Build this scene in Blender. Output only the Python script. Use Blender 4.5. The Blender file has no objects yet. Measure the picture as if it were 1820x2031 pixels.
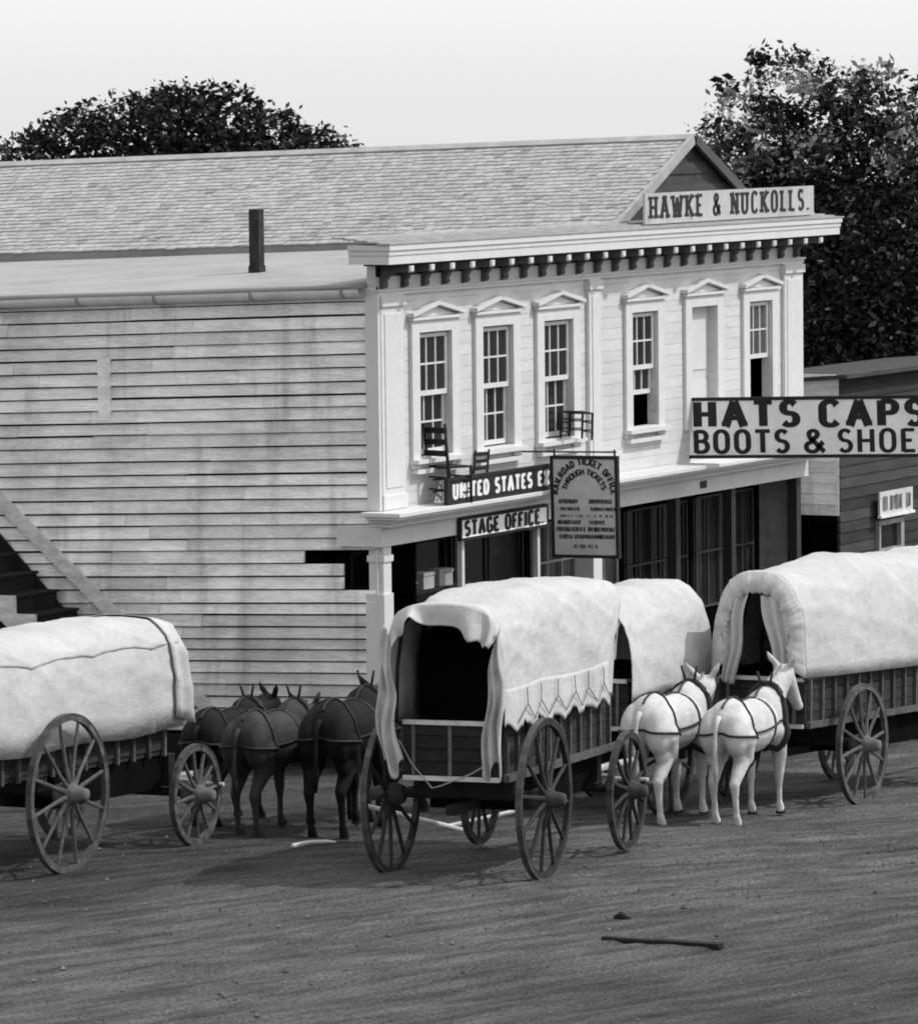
import bpy, math, random
from math import sin, cos, pi, radians, sqrt, floor
from mathutils import Vector, Matrix, noise

random.seed(11)
scene = bpy.context.scene

# ------------------------------------------------------------------ camera
F_PX, PITCH, ROLL, YAW = 10448.0, radians(4.43), radians(-0.66), radians(27.5)
fwd = Vector((cos(YAW)*cos(PITCH), sin(YAW)*cos(PITCH), -sin(PITCH)))
r0 = Vector((sin(YAW), -cos(YAW), 0)); u0 = r0.cross(fwd)
right = cos(ROLL)*r0 + sin(ROLL)*u0
up = -sin(ROLL)*r0 + cos(ROLL)*u0
cam_d = bpy.data.cameras.new('camera'); cam = bpy.data.objects.new('camera', cam_d)
scene.collection.objects.link(cam); scene.camera = cam
cam.matrix_world = Matrix(((right.x, up.x, -fwd.x, -55.37), (right.y, up.y, -fwd.y, -29.91), (right.z, up.z, -fwd.z, 7.57), (0, 0, 0, 1)))
cam_d.sensor_fit = 'HORIZONTAL'; cam_d.sensor_width = 36.0; cam_d.lens = 36.0*F_PX/1820.0
cam_d.clip_start = 0.5; cam_d.clip_end = 8000

# ------------------------------------------------------------------ light
SUN = Vector((0.42, -0.72, 0.98)).normalized()      # towards the sun
world = bpy.data.worlds.new('World'); scene.world = world; world.use_nodes = True
nt = world.node_tree; nt.nodes.clear()
sky = nt.nodes.new('ShaderNodeTexSky'); sky.sky_type = 'NISHITA'; sky.sun_disc = False
sky.sun_elevation = math.asin(SUN.z); sky.sun_rotation = math.atan2(SUN.x, SUN.y)
sky.air_density = 1.0; sky.dust_density = 2.0; sky.ozone_density = 1.0
bw = nt.nodes.new('ShaderNodeRGBToBW')               # black-and-white photograph
bg = nt.nodes.new('ShaderNodeBackground'); bg.inputs['Strength'].default_value = 0.15
wo = nt.nodes.new('ShaderNodeOutputWorld')
veil = nt.nodes.new('ShaderNodeMath'); veil.operation = 'ADD'; veil.inputs[1].default_value = 3.1   # thin even cloud over the whole sky
nt.links.new(sky.outputs[0], bw.inputs[0]); half = nt.nodes.new('ShaderNodeMath'); half.operation = 'MULTIPLY'; half.inputs[1].default_value = 0.55
nt.links.new(bw.outputs[0], half.inputs[0]); nt.links.new(half.outputs[0], veil.inputs[0]); nt.links.new(veil.outputs[0], bg.inputs[0]); nt.links.new(bg.outputs[0], wo.inputs[0])
sun_d = bpy.data.lights.new('sun', 'SUN'); sun = bpy.data.objects.new('sun', sun_d)
scene.collection.objects.link(sun); sun_d.energy = 2.0; sun_d.angle = radians(0.5); sun_d.color = (1, 1, 1)
sun.rotation_euler = SUN.to_track_quat('Z', 'Y').to_euler(); sun.location = (0, -20, 30)
scene.view_settings.view_transform = 'Standard'; scene.view_settings.look = 'None'
scene.view_settings.exposure = 0.5; scene.view_settings.gamma = 1.0
scene.cycles.max_bounces = 6
scene.render.film_transparent = False
scene.cycles.filter_width = 1.9

# ------------------------------------------------------------------ materials
MATS = {}
def mat(name, val, rough=0.85, amt=0.25, scale=(3, 3, 3), detail=6, bump=0.0, bscale=None, tone=False, spec=0.25, stain=0.0, fine=None, streak=0.0):
    if name in MATS: return MATS[name]
    m = bpy.data.materials.new(name); m.use_nodes = True; t = m.node_tree; N = t.nodes; L = t.links
    b = N['Principled BSDF']; b.inputs['Roughness'].default_value = rough
    b.inputs['Specular IOR Level'].default_value = spec
    tc = N.new('ShaderNodeTexCoord')
    def nz(sc, det, lo, hi, a=0.3, bb=0.7):
        mp = N.new('ShaderNodeMapping'); mp.inputs['Scale'].default_value = sc
        L.new(tc.outputs['Object'], mp.inputs['Vector'])
        n = N.new('ShaderNodeTexNoise'); n.inputs['Scale'].default_value = 1.0; n.inputs['Detail'].default_value = det
        n.inputs['Roughness'].default_value = 0.62
        L.new(mp.outputs[0], n.inputs['Vector'])
        r = N.new('ShaderNodeMapRange'); r.inputs['From Min'].default_value = a; r.inputs['From Max'].default_value = bb
        r.inputs['To Min'].default_value = lo; r.inputs['To Max'].default_value = hi
        L.new(n.outputs['Fac'], r.inputs['Value'])
        return n, r
    n1, r1 = nz(scale, detail, 1-amt, 1+amt)
    cur = r1.outputs[0]
    def mul(a, bo):
        x = N.new('ShaderNodeMath'); x.operation = 'MULTIPLY'; L.new(a, x.inputs[0])
        if hasattr(bo, 'links'): L.new(bo, x.inputs[1])
        else: x.inputs[1].default_value = bo
        return x.outputs[0]
    if fine:
        n2, r2 = nz(fine[0], 4, 1-fine[1], 1+fine[1]); cur = mul(cur, r2.outputs[0])
    if stain:
        n3, r3 = nz((0.9, 0.9, 0.9), 5, 1.0, 1-stain, 0.48, 0.72); cur = mul(cur, r3.outputs[0])
    if streak:
        n4, r4 = nz((1, 2.6, .35), 5, 1.0, 1-streak, 0.54, 0.74); cur = mul(cur, r4.outputs[0])
    if tone:
        at = N.new('ShaderNodeAttribute'); at.attribute_name = 'tone'; cur = mul(cur, at.outputs['Fac'])
    cur = mul(cur, val)
    c = N.new('ShaderNodeCombineColor')
    for i in range(3): L.new(cur, c.inputs[i])
    L.new(c.outputs[0], b.inputs['Base Color'])
    if bump:
        nb, rb = nz(bscale or scale, 8, 0, 1)
        bp = N.new('ShaderNodeBump'); bp.inputs['Strength'].default_value = bump; bp.inputs['Distance'].default_value = 0.03
        L.new(rb.outputs[0], bp.inputs['Height']); L.new(bp.outputs[0], b.inputs['Normal'])
    MATS[name] = m; return m

M = dict(
 white=mat('white_paint', .56, .7, .07, (2, 2, 5), bump=.15, bscale=(6, 6, 14), tone=True, stain=.12),
 white2=mat('white_trim', .58, .65, .05, (6, 6, 6), tone=True),
 siding=mat('weathered_siding', .88, .9, .17, (2, 1.2, 9), bump=.4, bscale=(8, 3, 60), tone=True, stain=.32, fine=((14, 9, 70), .16), streak=.38),
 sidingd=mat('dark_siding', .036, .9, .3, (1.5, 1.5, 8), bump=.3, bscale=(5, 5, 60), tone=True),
 shingle=mat('wood_shingles', .40, .95, .12, (6, 6, 6), bump=.3, bscale=(30, 30, 30), tone=True, stain=.15),
 flatroof=mat('tin_roof', .31, .8, .10, (1, .5, 3), tone=True, stain=.2),
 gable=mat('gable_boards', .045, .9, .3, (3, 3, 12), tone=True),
 rake=mat('grey_trim', .33, .85, .2, (4, 4, 4), tone=True),
 darkw=mat('dark_wood', .014, .85, .35, (5, 5, 5), bump=.3, bscale=(14, 14, 14), tone=True),
 brownw=mat('wagon_wood', .026, .85, .35, (4, 4, 12), bump=.3, bscale=(14, 14, 30), tone=True),
 wheelw=mat('dusty_wheel_wood', .075, .85, .35, (9, 9, 9), bump=.2, bscale=(30, 30, 30), tone=True),
 wheeld=mat('dark_wheel_wood', .024, .8, .35, (9, 9, 9), tone=True),
 iron=mat('iron_tyre', .06, .6, .3, (8, 8, 8), tone=True),
 lightw=mat('bare_pale_wood', .55, .85, .25, (5, 5, 15), tone=True),
 canvas=mat('canvas_cloth', .46, .95, .05, (3, 3, 3), bump=.35, bscale=(1.6, 4, 4), tone=True, spec=.03, stain=.15, fine=((12, 12, 12), .05)),
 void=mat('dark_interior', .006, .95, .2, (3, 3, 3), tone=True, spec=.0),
 glass=mat('window_glass', .012, .12, .4, (3, 3, 3), tone=True, spec=.4),
 bracket=mat('bracket_shade', .10, .8, .3, (6, 6, 6), tone=True),  # shade on the bracket sides is put into this dark tone
 black=mat('black_paint', .018, .6, .2, (5, 5, 5), tone=True),
 signw=mat('sign_white', .9, .8, .08, (4, 4, 4), tone=True, stain=.15),
 signr=mat('faded_sign_white', .42, .8, .12, (4, 4, 4), tone=True, stain=.2),
 signg=mat('sign_grey', .5, .8, .12, (5, 5, 5), tone=True, stain=.2),
 lead=mat('lettering_black', .02, .7, .2, (9, 9, 9), tone=True),
 letw=mat('lettering_white', .72, .7, .15, (9, 9, 9), tone=True),
 faint=mat('lettering_faded', .10, .8, .3, (20, 20, 20), tone=True),
 mulew=mat('white_mule_coat', .50, .9, .16, (5, 5, 7), bump=.18, bscale=(30, 30, 30), fine=((2.2, 2.2, 2.2), .18), spec=.08, stain=.4),
 muled=mat('dark_mule_coat', .011, .8, .35, (4, 4, 4), bump=.15, bscale=(40, 40, 40), spec=.12),
 muleg=mat('grey_mule_coat', .036, .75, .35, (4, 4, 4), bump=.15, bscale=(40, 40, 40), spec=.15),
 leather=mat('harness_leather', .02, .6, .3, (9, 9, 9), tone=True),
 rope=mat('rope', .30, .9, .2, (20, 20, 20), tone=True),
 leafd=mat('dark_foliage', .026, .8, .5, (1.2, 1.2, 1.2), tone=True, spec=.15),
 bark=mat('bark', .05, .9, .3, (6, 6, 2), tone=True),
 gutter=mat('gutter_tin', .6, .7, .15, (3, 3, 3), tone=True),
 pebble=mat('pebbles', .08, .9, .3, (9, 9, 9), tone=True),
 brick=mat('sooty_brick', .03, .9, .4, (9, 9, 9), bump=.5, bscale=(30, 30, 30), tone=True),
)

# ------------------------------------------------------------------ mesh helper
class MB:
    def __init__(s): s.v = []; s.f = []; s.t = []
    def add(s, vs, fs, tone=1.0, X=None):
        o = len(s.v)
        for p in vs:
            p = Vector(p); s.v.append(X @ p if X else p)
        for f in fs: s.f.append([i+o for i in f]); s.t.append(tone)
        return s
    def box(s, x0, x1, y0, y1, z0, z1, tone=1.0, X=None, sh=0.0):
        vs = [(x, y, z - sh*y) for x in (x0, x1) for y in (y0, y1) for z in (z0, z1)]
        return s.add(vs, [(0, 1, 3, 2), (4, 6, 7, 5), (0, 4, 5, 1), (2, 3, 7, 6), (0, 2, 6, 4), (1, 5, 7, 3)], tone, X)
    def prism(s, poly, axis, a, b, tone=1.0, X=None):
        def P(p, c):
            q = list(p); q.insert(axis, c); return tuple(q)
        n = len(poly); vs = [P(p, a) for p in poly] + [P(p, b) for p in poly]
        fs = [tuple(range(n))[::-1], tuple(range(n, 2*n))] + [(i, (i+1) % n, n+(i+1) % n, n+i) for i in range(n)]
        return s.add(vs, fs, tone, X)
    def tube(s, pts, rad, n=8, tone=1.0, X=None, cap=True):
        pts = [Vector(p) for p in pts]
        if not hasattr(rad, '__len__'): rad = [rad]*len(pts)
        vs = []; fs = []
        ref = Vector((0.13, 0.31, 0.94))
        for i, p in enumerate(pts):
            d = (pts[min(i+1, len(pts)-1)] - pts[max(i-1, 0)]).normalized()
            if abs(d.dot(ref)) > .97: ref = Vector((1, 0.1, 0))
            a = d.cross(ref).normalized(); b = d.cross(a)
            for k in range(n):
                an = 2*pi*k/n; vs.append(p + rad[i]*(cos(an)*a + sin(an)*b))
        for i in range(len(pts)-1):
            for k in range(n):
                fs.append((i*n+k, i*n+(k+1) % n, (i+1)*n+(k+1) % n, (i+1)*n+k))
        if cap: fs.append(tuple(range(n))[::-1]); fs.append(tuple(range((len(pts)-1)*n, len(pts)*n)))
        return s.add(vs, fs, tone, X)
    def ring(s, r0, r1, y0, y1, n=48, tone=1.0, X=None, cz=0.0):
        vs = []
        for k in range(n):
            a = 2*pi*k/n; c, d = cos(a), sin(a)
            vs += [(r0*c, y0, cz+r0*d), (r1*c, y0, cz+r1*d), (r1*c, y1, cz+r1*d), (r0*c, y1, cz+r0*d)]
        fs = []
        for k in range(n):
            j = (k+1) % n
            for e in range(4): fs.append((4*k+e, 4*j+e, 4*j+(e+1) % 4, 4*k+(e+1) % 4))
        s.add(vs, fs, tone, X); m = len(fs); q0 = rnd(0, 50)
        for k in range(m): s.t[-m+k] = tone*(1+.9*noise.noise(Vector((q0+6*cos(2*pi*k/m), 6*sin(2*pi*k/m), 0))))
        return s
    def lathe_y(s, prof, n=16, tone=1.0, X=None):
        vs = []; fs = []
        for (y, r) in prof:
            for k in range(n):
                a = 2*pi*k/n; vs.append((r*cos(a), y, r*sin(a)))
        for i in range(len(prof)-1):
            for k in range(n): fs.append((i*n+k, i*n+(k+1) % n, (i+1)*n+(k+1) % n, (i+1)*n+k))
        fs.append(tuple(range(n))); fs.append(tuple(range((len(prof)-1)*n, len(prof)*n))[::-1])
        return s.add(vs, fs, tone, X)
    def grid(s, fn, nu, nv, tone=1.0, closed=False):
        vs = [fn(i/nu, j/nv) for i in range(nu+1) for j in range(nv+1)]
        fs = [(i*(nv+1)+j, (i+1)*(nv+1)+j, (i+1)*(nv+1)+j+1, i*(nv+1)+j+1) for i in range(nu) for j in range(nv)]
        return s.add(vs, fs, tone)
    def build(s, name, m, parent=None, smooth=False, loc=None, solid=0.0, bevel=0.0, fixn=True):
        me = bpy.data.meshes.new(name)
        me.from_pydata([tuple(p) for p in s.v], [], s.f)
        if fixn:
            import bmesh
            bm = bmesh.new(); bm.from_mesh(me); bmesh.ops.recalc_face_normals(bm, faces=bm.faces); bm.to_mesh(me); bm.free()
        a = me.color_attributes.new('tone', 'FLOAT_COLOR', 'CORNER')
        buf = []
        for p, t in zip(me.polygons, s.t): buf += [t, t, t, 1.0]*p.loop_total
        a.data.foreach_set('color', buf)
        if smooth: me.polygons.foreach_set('use_smooth', [True]*len(me.polygons))
        me.materials.append(m if not isinstance(m, str) else M[m])
        o = bpy.data.objects.new(name, me); scene.collection.objects.link(o)
        if parent: o.parent = parent
        if loc: o.location = loc
        if solid:
            md = o.modifiers.new('solid', 'SOLIDIFY'); md.thickness = solid; md.offset = 0
        if bevel:
            md = o.modifiers.new('bevel', 'BEVEL'); md.width = bevel; md.segments = 2; md.limit_method = 'ANGLE'
        return o

def tag(o, label, cat, group=None):
    o['label'] = label; o['category'] = cat
    if group: o['group'] = group
    return o
def thing(name, label, cat, loc=(0, 0, 0), rot=(0, 0, 0), group=None):
    o = bpy.data.objects.new(name, None); scene.collection.objects.link(o)
    o.location = loc; o.rotation_euler = rot; o.empty_display_size = .3
    return tag(o, label, cat, group)
def one(name, label, cat, mb, m, loc=(0, 0, 0), group=None, **k):
    return tag(mb.build(name, m, None, loc=loc, **k), label, cat, group)
def nz(x, y, z=0.0): return noise.noise(Vector((x, y, z)))
def rnd(a, b): return random.uniform(a, b)

# ------------------------------------------------------------------ ground
def ground_z(x, y):
    t = min(max(x + 10.5, 0.0), 15.0)
    z = -0.045*t*min(1.0, t/1.5)
    d = max(0.0, sqrt((x+10)**2 + (y+5)**2) - 45.0)
    return z - 0.016*d
def ground_detail(x, y):
    z = ground_z(x, y)
    if -30 < x < 16 and -24 < y < 3:
        q = y + .38*x; z += 0.020*nz(x*.5, y*.5, 3) + 0.022*nz(x*.35, q*2.6, 7) + 0.012*nz(x*1.2, q*6, 2) + .010*nz(x*5, y*5, 9)
        for (y0, k, ph) in RUTS:
            d_ = y - (y0 - k*x + .25*nz(x*.16, ph) + .04*nz(x*.9, ph)); 
            if abs(d_) < .3: z += -.030*math.exp(-(d_/.055)**2)*(.6+.6*nz(x*.4, ph+3)) + .010*math.exp(-((abs(d_)-.12)/.05)**2)
    return z
RUTS = [(-10.2+dy, .40, ph) for dy, ph in ((0, 1), (1.55, 1), (-2.1, 5), (-.55, 5), (-4.4, 8), (-2.85, 8), (-6.2, 12), (-7.8, 12), (-9.3, 15), (-5.3, 19))] + [(-8.2, .12, 30), (-9.8, .12, 30)]
def axis_vals(a, b, step, far):
    v = []; x = a
    while x < b: v.append(x); x += step
    v.append(b); lo = []; hi = []; s = step
    x = a
    while x > -far: s *= 1.35; x -= s; lo.append(x)
    x = b; s = step
    while x < far: s *= 1.35; x += s; hi.append(x)
    return lo[::-1] + v + hi
xs = axis_vals(-28, 8, .14, 3000); ys = axis_vals(-20, 1, .055, 3000)
g = MB(); nx, ny = len(xs), len(ys)
g.v = [Vector((x, y, ground_detail(x, y))) for x in xs for y in ys]
g.f = [(i*ny+j, (i+1)*ny+j, (i+1)*ny+j+1, i*ny+j+1) for i in range(nx-1) for j in range(ny-1)]
g.t = []
for i in range(nx-1):            # shade behind the wagons painted into the tone; darker earth in the foreground
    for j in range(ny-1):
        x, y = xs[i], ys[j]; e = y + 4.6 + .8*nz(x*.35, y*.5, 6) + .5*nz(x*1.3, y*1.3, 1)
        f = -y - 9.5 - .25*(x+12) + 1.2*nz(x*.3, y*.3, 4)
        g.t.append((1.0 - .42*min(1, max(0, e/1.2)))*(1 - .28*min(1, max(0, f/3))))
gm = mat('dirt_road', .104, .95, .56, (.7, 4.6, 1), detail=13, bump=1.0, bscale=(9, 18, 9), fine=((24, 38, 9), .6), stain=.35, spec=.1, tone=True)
for n_ in gm.node_tree.nodes:          # the ruts swing a little off the line of the street
    if n_.type == 'MAPPING': n_.vector_type = 'TEXTURE'; n_.inputs['Rotation'].default_value = (0, 0, radians(-21)); n_.inputs['Scale'].default_value = [1/v for v in n_.inputs['Scale'].default_value]
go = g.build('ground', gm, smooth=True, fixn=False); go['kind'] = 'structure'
# loose stones in the road: nobody could count them
pb = MB()
for i in range(3500):
    x, y = rnd(-26, -3), rnd(-15, -1.5); r = rnd(.005, .016) if i % 25 else rnd(.018, .035)
    z = ground_detail(x, y) + r*.35
    vs = [(x+r*rnd(.7, 1.4), y, z), (x, y+r*rnd(.7, 1.3), z), (x-r*rnd(.7, 1.4), y, z), (x, y-r, z), (x, y, z+r*.8), (x, y, z-r*.8)]
    pb.add(vs, [(0, 1, 4), (1, 2, 4), (2, 3, 4), (3, 0, 4), (1, 0, 5), (2, 1, 5), (3, 2, 5), (0, 3, 5)], rnd(.4, 2.2))
po = pb.build('gravel', 'pebble'); po['kind'] = 'stuff'; po['label'] = 'small loose stones and clods scattered over the dirt street'; po['category'] = 'gravel'

# ------------------------------------------------------------------ main building
W = 12.54; SAG = 0.0335
bld = thing('store_building', 'long two-storey wooden store with white bracketed front and weathered clapboard side', 'building')
# front wall, upper storey, built round the openings
WIN = [(1.02, 1.86), (2.70, 3.53), (4.40, 5.23), (6.99, 7.77), (8.84, 9.66), (10.72, 11.48)]
ZS, ZH = 3.30, 4.81
fw_ = MB()
edges = [0.0] + [e for w in WIN for e in w] + [W]
for i in range(0, len(edges), 2):
    z = 2.60
    while z < 5.30:
        z1 = min(z+.145, 5.30); fw_.box(edges[i], edges[i+1], 0, .12, z+.0015, z1-.0015, rnd(.95, 1.03)); z = z1
for a, b in WIN:
    z = 2.60
    for zz in ([2.6+.145*k for k in range(5)][:5]):
        fw_.box(a, b, .0, .12, zz+.0015, min(zz+.145, ZS)-.0015, rnd(.95, 1.03))
    fw_.box(a, b, 0, .12, ZH+.001, 5.30, 1.0)
fw_.box(0, W, 0.001, .12, 5.30, 5.93, 1.0)
fw_.box(0, W, .10, .13, 2.6, 3.29, .8)
fw_.build('front_wall', 'white', bld)
for a, b in ((.0, .62), (5.66, 6.06), (11.86, 12.54)):
    pl = MB()
    pl.box(a+.02, b-.02, -.055, -.001, 2.76, 5.30); pl.box(a, b, -.085, -.001, 5.16, 5.28); pl.box(a, b, -.08, -.001, 2.72, 2.90)
    pl.box(a+.10, b-.10, -.066, -.054, 2.98, 5.08)
    if a == 0: pl.box(-.06, .0, -.055, .12, 2.72, 5.30)
    pl.build('pilaster', 'white2', bld, bevel=.006)
# cornice
co = MB()
E_ = .44
def band(z0, z1, e, tone=1.0):
    co.box(-e-.04, W+e*.9, -e, .0, z0, z1, tone)
    co.box(-e-.04, -.001, .001, .10, z0, z1, tone)
band(5.685, 5.79, E_); band(5.792, 5.85, E_+.012); band(5.852, 5.915, E_+.03)
ct = MB()
for k in range(5): ct.box(-E_-.09, W+E_+.03, -E_-.04+.15*k, -E_-.04+.15*(k+1)+.03, 5.917+.018*k, 5.935+.018*k, rnd(.75, 1.1))
ct.build('cornice_roof', 'rake', bld)
co.box(-.03, W+.03, -.05, -.002, 5.30, 5.345); co.box(-.05, W+.05, -.075, -.002, 5.345, 5.37)
co.box(-.03, -.001, -.002, .12, 5.30, 5.37)
co.build('cornice', 'white2', bld)
so_ = MB(); so_.box(-.30, W+.28, -E_+.07, -.003, 5.66, 5.684); so_.box(.0, W, -.012, -.002, 5.52, 5.659); so_.build('soffit', 'darkw', bld)  # cornice shadow put into the dark colour of soffit and frieze strip
for k in range(24):
    x = .14 + k*(12.34-.14)/23 - .05
    b = MB(); t = .105
    b.prism([(-.013, 5.375), (-.055, 5.385), (-.075, 5.42), (-.06, 5.46), (-.10, 5.52), (-.20, 5.565), (-.31, 5.575), (-.395, 5.59), (-.40, 5.658), (-.013, 5.658)], 0, x, x+t)
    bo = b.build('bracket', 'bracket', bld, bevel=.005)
    b = MB(); b.prism([(-.401, 5.575), (-.415, 5.60), (-.418, 5.657), (-.401, 5.657)], 0, x-.004, x+t+.004);
    b.box(x+.012, x+t-.012, -.425, -.4185, 5.59, 5.65)
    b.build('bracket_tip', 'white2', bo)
# window surrounds, sills, pediments, sashes
def sash(mb, a, b, z0, z1, y, rows, cols=3):
    fr = .045
    mb.box(a, a+fr, y-.02, y+.02, z0, z1); mb.box(b-fr, b, y-.02, y+.02, z0, z1)
    mb.box(a+fr, b-fr, y-.021, y+.02, z0, z0+.06); mb.box(a+fr, b-fr, y-.021, y+.02, z1-.045, z1)
    for c in range(1, cols):
        x = a+fr+(b-a-2*fr)*c/cols; mb.box(x-.011, x+.011, y-.012, y+.012, z0+.05, z1-.04)
    for r in range(1, rows):
        z = z0+.06+(z1-z0-.105)*r/rows; mb.box(a+fr, b-fr, y-.013, y+.013, z-.011, z+.011)
for i, (a, b) in enumerate(WIN):
    cs = MB(); c0, c1 = a-.20, b+.20
    cs.box(c0, a, -.05, -.001, 3.16, 4.96); cs.box(b, c1, -.05, -.001, 3.16, 4.96); cs.box(a, b, -.05, -.001, ZH, 4.96)
    cs.box(c0-.03, c1+.03, -.085, -.001, 4.962, 5.0)
    mid = (a+b)/2
    for sx in (-1, 1):                                     # raking mouldings of the pediment
        x0 = mid + sx*(c1-mid+.06); cs.prism([(mid, 5.185), (x0, 5.055), (x0, 5.005), (mid, 5.135)], 1, -.11, -.001)
    cs.prism([(mid, 5.13), (c0+.06, 5.005), (c1-.06, 5.005)], 1, -.035, -.0015)
    sg = MB()
    if i != 4:
        sg.box(c0-.02, c1+.02, -.13, -.001, 3.225, 3.275); sg.box(c0+.02, c1-.02, -.095, -.001, 3.10, 3.155)
        sg.box(a, b, -.05, .11, 3.277, 3.30)
    wf = cs.build('window_frame', 'white2', bld, bevel=.004)
    if i != 4: sg.build('sill', 'white2', wf)
    s = MB(); zm = (ZS+ZH)/2+.0
    if i < 3:
        sash(s, a+.01, b-.01, zm-.02, ZH-.02, .036, 2); sash(s, a+.02, b-.02, ZS+.02, zm+.03, .079, 2)
        s.build('sash', 'white2', wf)
        gl = MB(); gl.box(a+.03, b-.03, .040, .044, zm, ZH-.04, rnd(.6, 2.4)); gl.box(a+.03, b-.03, .083, .087, ZS+.04, zm, rnd(.6, 2))
        gl.build('pane', 'glass', wf)
    elif i == 3:
        sash(s, a+.01, b-.01, 4.05, ZH-.02, .036, 2); sash(s, a+.02, b-.02, 3.72, 4.12, .079, 1)
        s.build('sash', 'white2', wf)
        gl = MB(); gl.box(a+.03, b-.03, .040, .044, 4.07, ZH-.04); gl.box(a+.03, b-.03, .083, .087, 3.75, 4.08)
        gl.build('pane', 'glass', wf)
    elif i == 5:
        sash(s, a+.01, b-.01, 4.02, ZH-.02, .036, 2); s.build('sash', 'white2', wf)
        gl = MB(); gl.box(a+.03, b-.03, .040, .044, 4.05, ZH-.04, 5.5); gl.build('pane', 'glass', wf)
    else:
        s.box(a, b, .10, .14, 2.80, ZH, .93); s.box(a+.1, b-.1, .085, .099, 3.0, 3.8, .96); s.box(a+.1, b-.1, .085, .099, 3.95, 4.7, .96)
        s.build('shutter_panel', 'white2', wf)
# dark rooms behind
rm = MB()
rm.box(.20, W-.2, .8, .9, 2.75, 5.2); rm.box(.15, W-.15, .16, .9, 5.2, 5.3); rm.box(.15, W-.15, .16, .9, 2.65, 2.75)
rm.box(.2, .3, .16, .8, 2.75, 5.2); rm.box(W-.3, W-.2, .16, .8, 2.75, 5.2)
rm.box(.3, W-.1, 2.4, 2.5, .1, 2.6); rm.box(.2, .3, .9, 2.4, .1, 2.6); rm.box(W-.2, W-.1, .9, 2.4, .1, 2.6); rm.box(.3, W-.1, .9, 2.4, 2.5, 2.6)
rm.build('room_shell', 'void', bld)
# ledge (balcony floor) and frieze beam
lg = MB(); LE = .44
lg.box(-.28, W+.06, -LE, .10, 2.665, 2.715); lg.box(-.25, W+.03, -LE+.04, .05, 2.63, 2.664)
lg.box(-.18, W+.02, -LE+.14, .05, 2.585, 2.629, .98); lg.box(-.12, W, -.22, .05, 2.53, 2.584)
lg.build('balcony_ledge', 'white2', bld, bevel=.006)
bm_ = MB(); bm_.box(-.10, W+.04, -.09, .10, 2.29, 2.528); bm_.box(-.10, .1, .101, .52, 2.29, 2.528)
bm_.build('frieze_beam', 'white', bld)
vt = MB()
for x in (8.95,): vt.box(x, x+.22, -.094, -.0905, 2.36, 2.46)
vt.build('vent_hole', 'black', bld)
# porch posts
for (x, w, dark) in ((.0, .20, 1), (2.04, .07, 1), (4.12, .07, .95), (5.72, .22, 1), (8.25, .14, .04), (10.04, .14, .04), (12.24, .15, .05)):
    p = MB(); p.box(x, x+w, -.06, -.06+w, 0, 2.288, dark)
    if w > .18: p.box(x-.02, x+w+.02, -.08, -.04+w, 2.10, 2.18); p.box(x-.04, x+w+.001, -.085, -.03+w, 0, 1.72, dark)
    p.build('porch_post', 'white2', bld, bevel=.006)
# shop front set back under the ledge
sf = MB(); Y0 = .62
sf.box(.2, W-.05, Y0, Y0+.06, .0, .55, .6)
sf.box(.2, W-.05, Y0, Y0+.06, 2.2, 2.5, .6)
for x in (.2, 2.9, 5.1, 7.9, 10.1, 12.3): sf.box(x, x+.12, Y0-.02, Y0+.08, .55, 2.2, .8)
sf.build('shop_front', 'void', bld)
def shopwin(a, b, z0, z1, nc, nr, tone, gt=1.0):
    w = MB()
    for c in range(nc+1): x = a+(b-a)*c/nc; w.box(x-.014, x+.014, Y0-.03, Y0+.0, z0, z1, tone)
    for r in range(nr+1): z = z0+(z1-z0)*r/nr; w.box(a, b, Y0-.031, Y0-.001, z-.014, z+.014, tone)
    f = w.build('shop_window', 'white2', bld)
    gl = MB(); gl.box(a, b, Y0+.02, Y0+.03, z0, z1, gt); gl.build('pane', 'glass', f)
shopwin(.4, 2.85, .6, 2.15, 3, 1, .02, .5); shopwin(3.1, 5.0, .6, 2.15, 2, 1, .04, .8)
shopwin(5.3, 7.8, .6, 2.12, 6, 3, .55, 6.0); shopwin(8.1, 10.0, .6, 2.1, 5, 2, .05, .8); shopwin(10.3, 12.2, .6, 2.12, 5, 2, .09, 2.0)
fl = MB(); fl.box(0.1, W, -.3, Y0, 0.0, .12, .8); fl.build('porch_floor', 'darkw', bld)

# side wall of lapped boards, sagging towards the back
sw = MB(); YB = 9.6
def holes(zc):        # openings in the siding near the corner
    h = []
    if 1.80 < zc < 2.27: h.append((-.06, .48))
    if 2.09 < zc < 2.27: h.append((.48, 1.02))
    return h
def board(y0, y1, z0, z1, lip, tone, w0=0.0, w1=0.0):
    def S(y): return -SAG*y
    n = 4; vs = []; fs = []
    for i in range(n+1):
        y = y0+(y1-y0)*i/n; wob = .006*nz(y*.7, z0*9, 1.7) + (w0+(w1-w0)*i/n)
        for (x, z) in ((-lip, z0+wob), (-.004, z1), (.01, z1), (.01, z0+wob)): vs.append((x, y, z+S(y)))
    for i in range(n):
        for e in range(4): fs.append((4*i+e, 4*i+4+e, 4*i+4+(e+1) % 4, 4*i+(e+1) % 4))
    fs += [(0, 1, 2, 3), (4*n, 4*n+3, 4*n+2, 4*n+1)]
    sw.add(vs, fs, tone)
z = .05; row = 0
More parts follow.
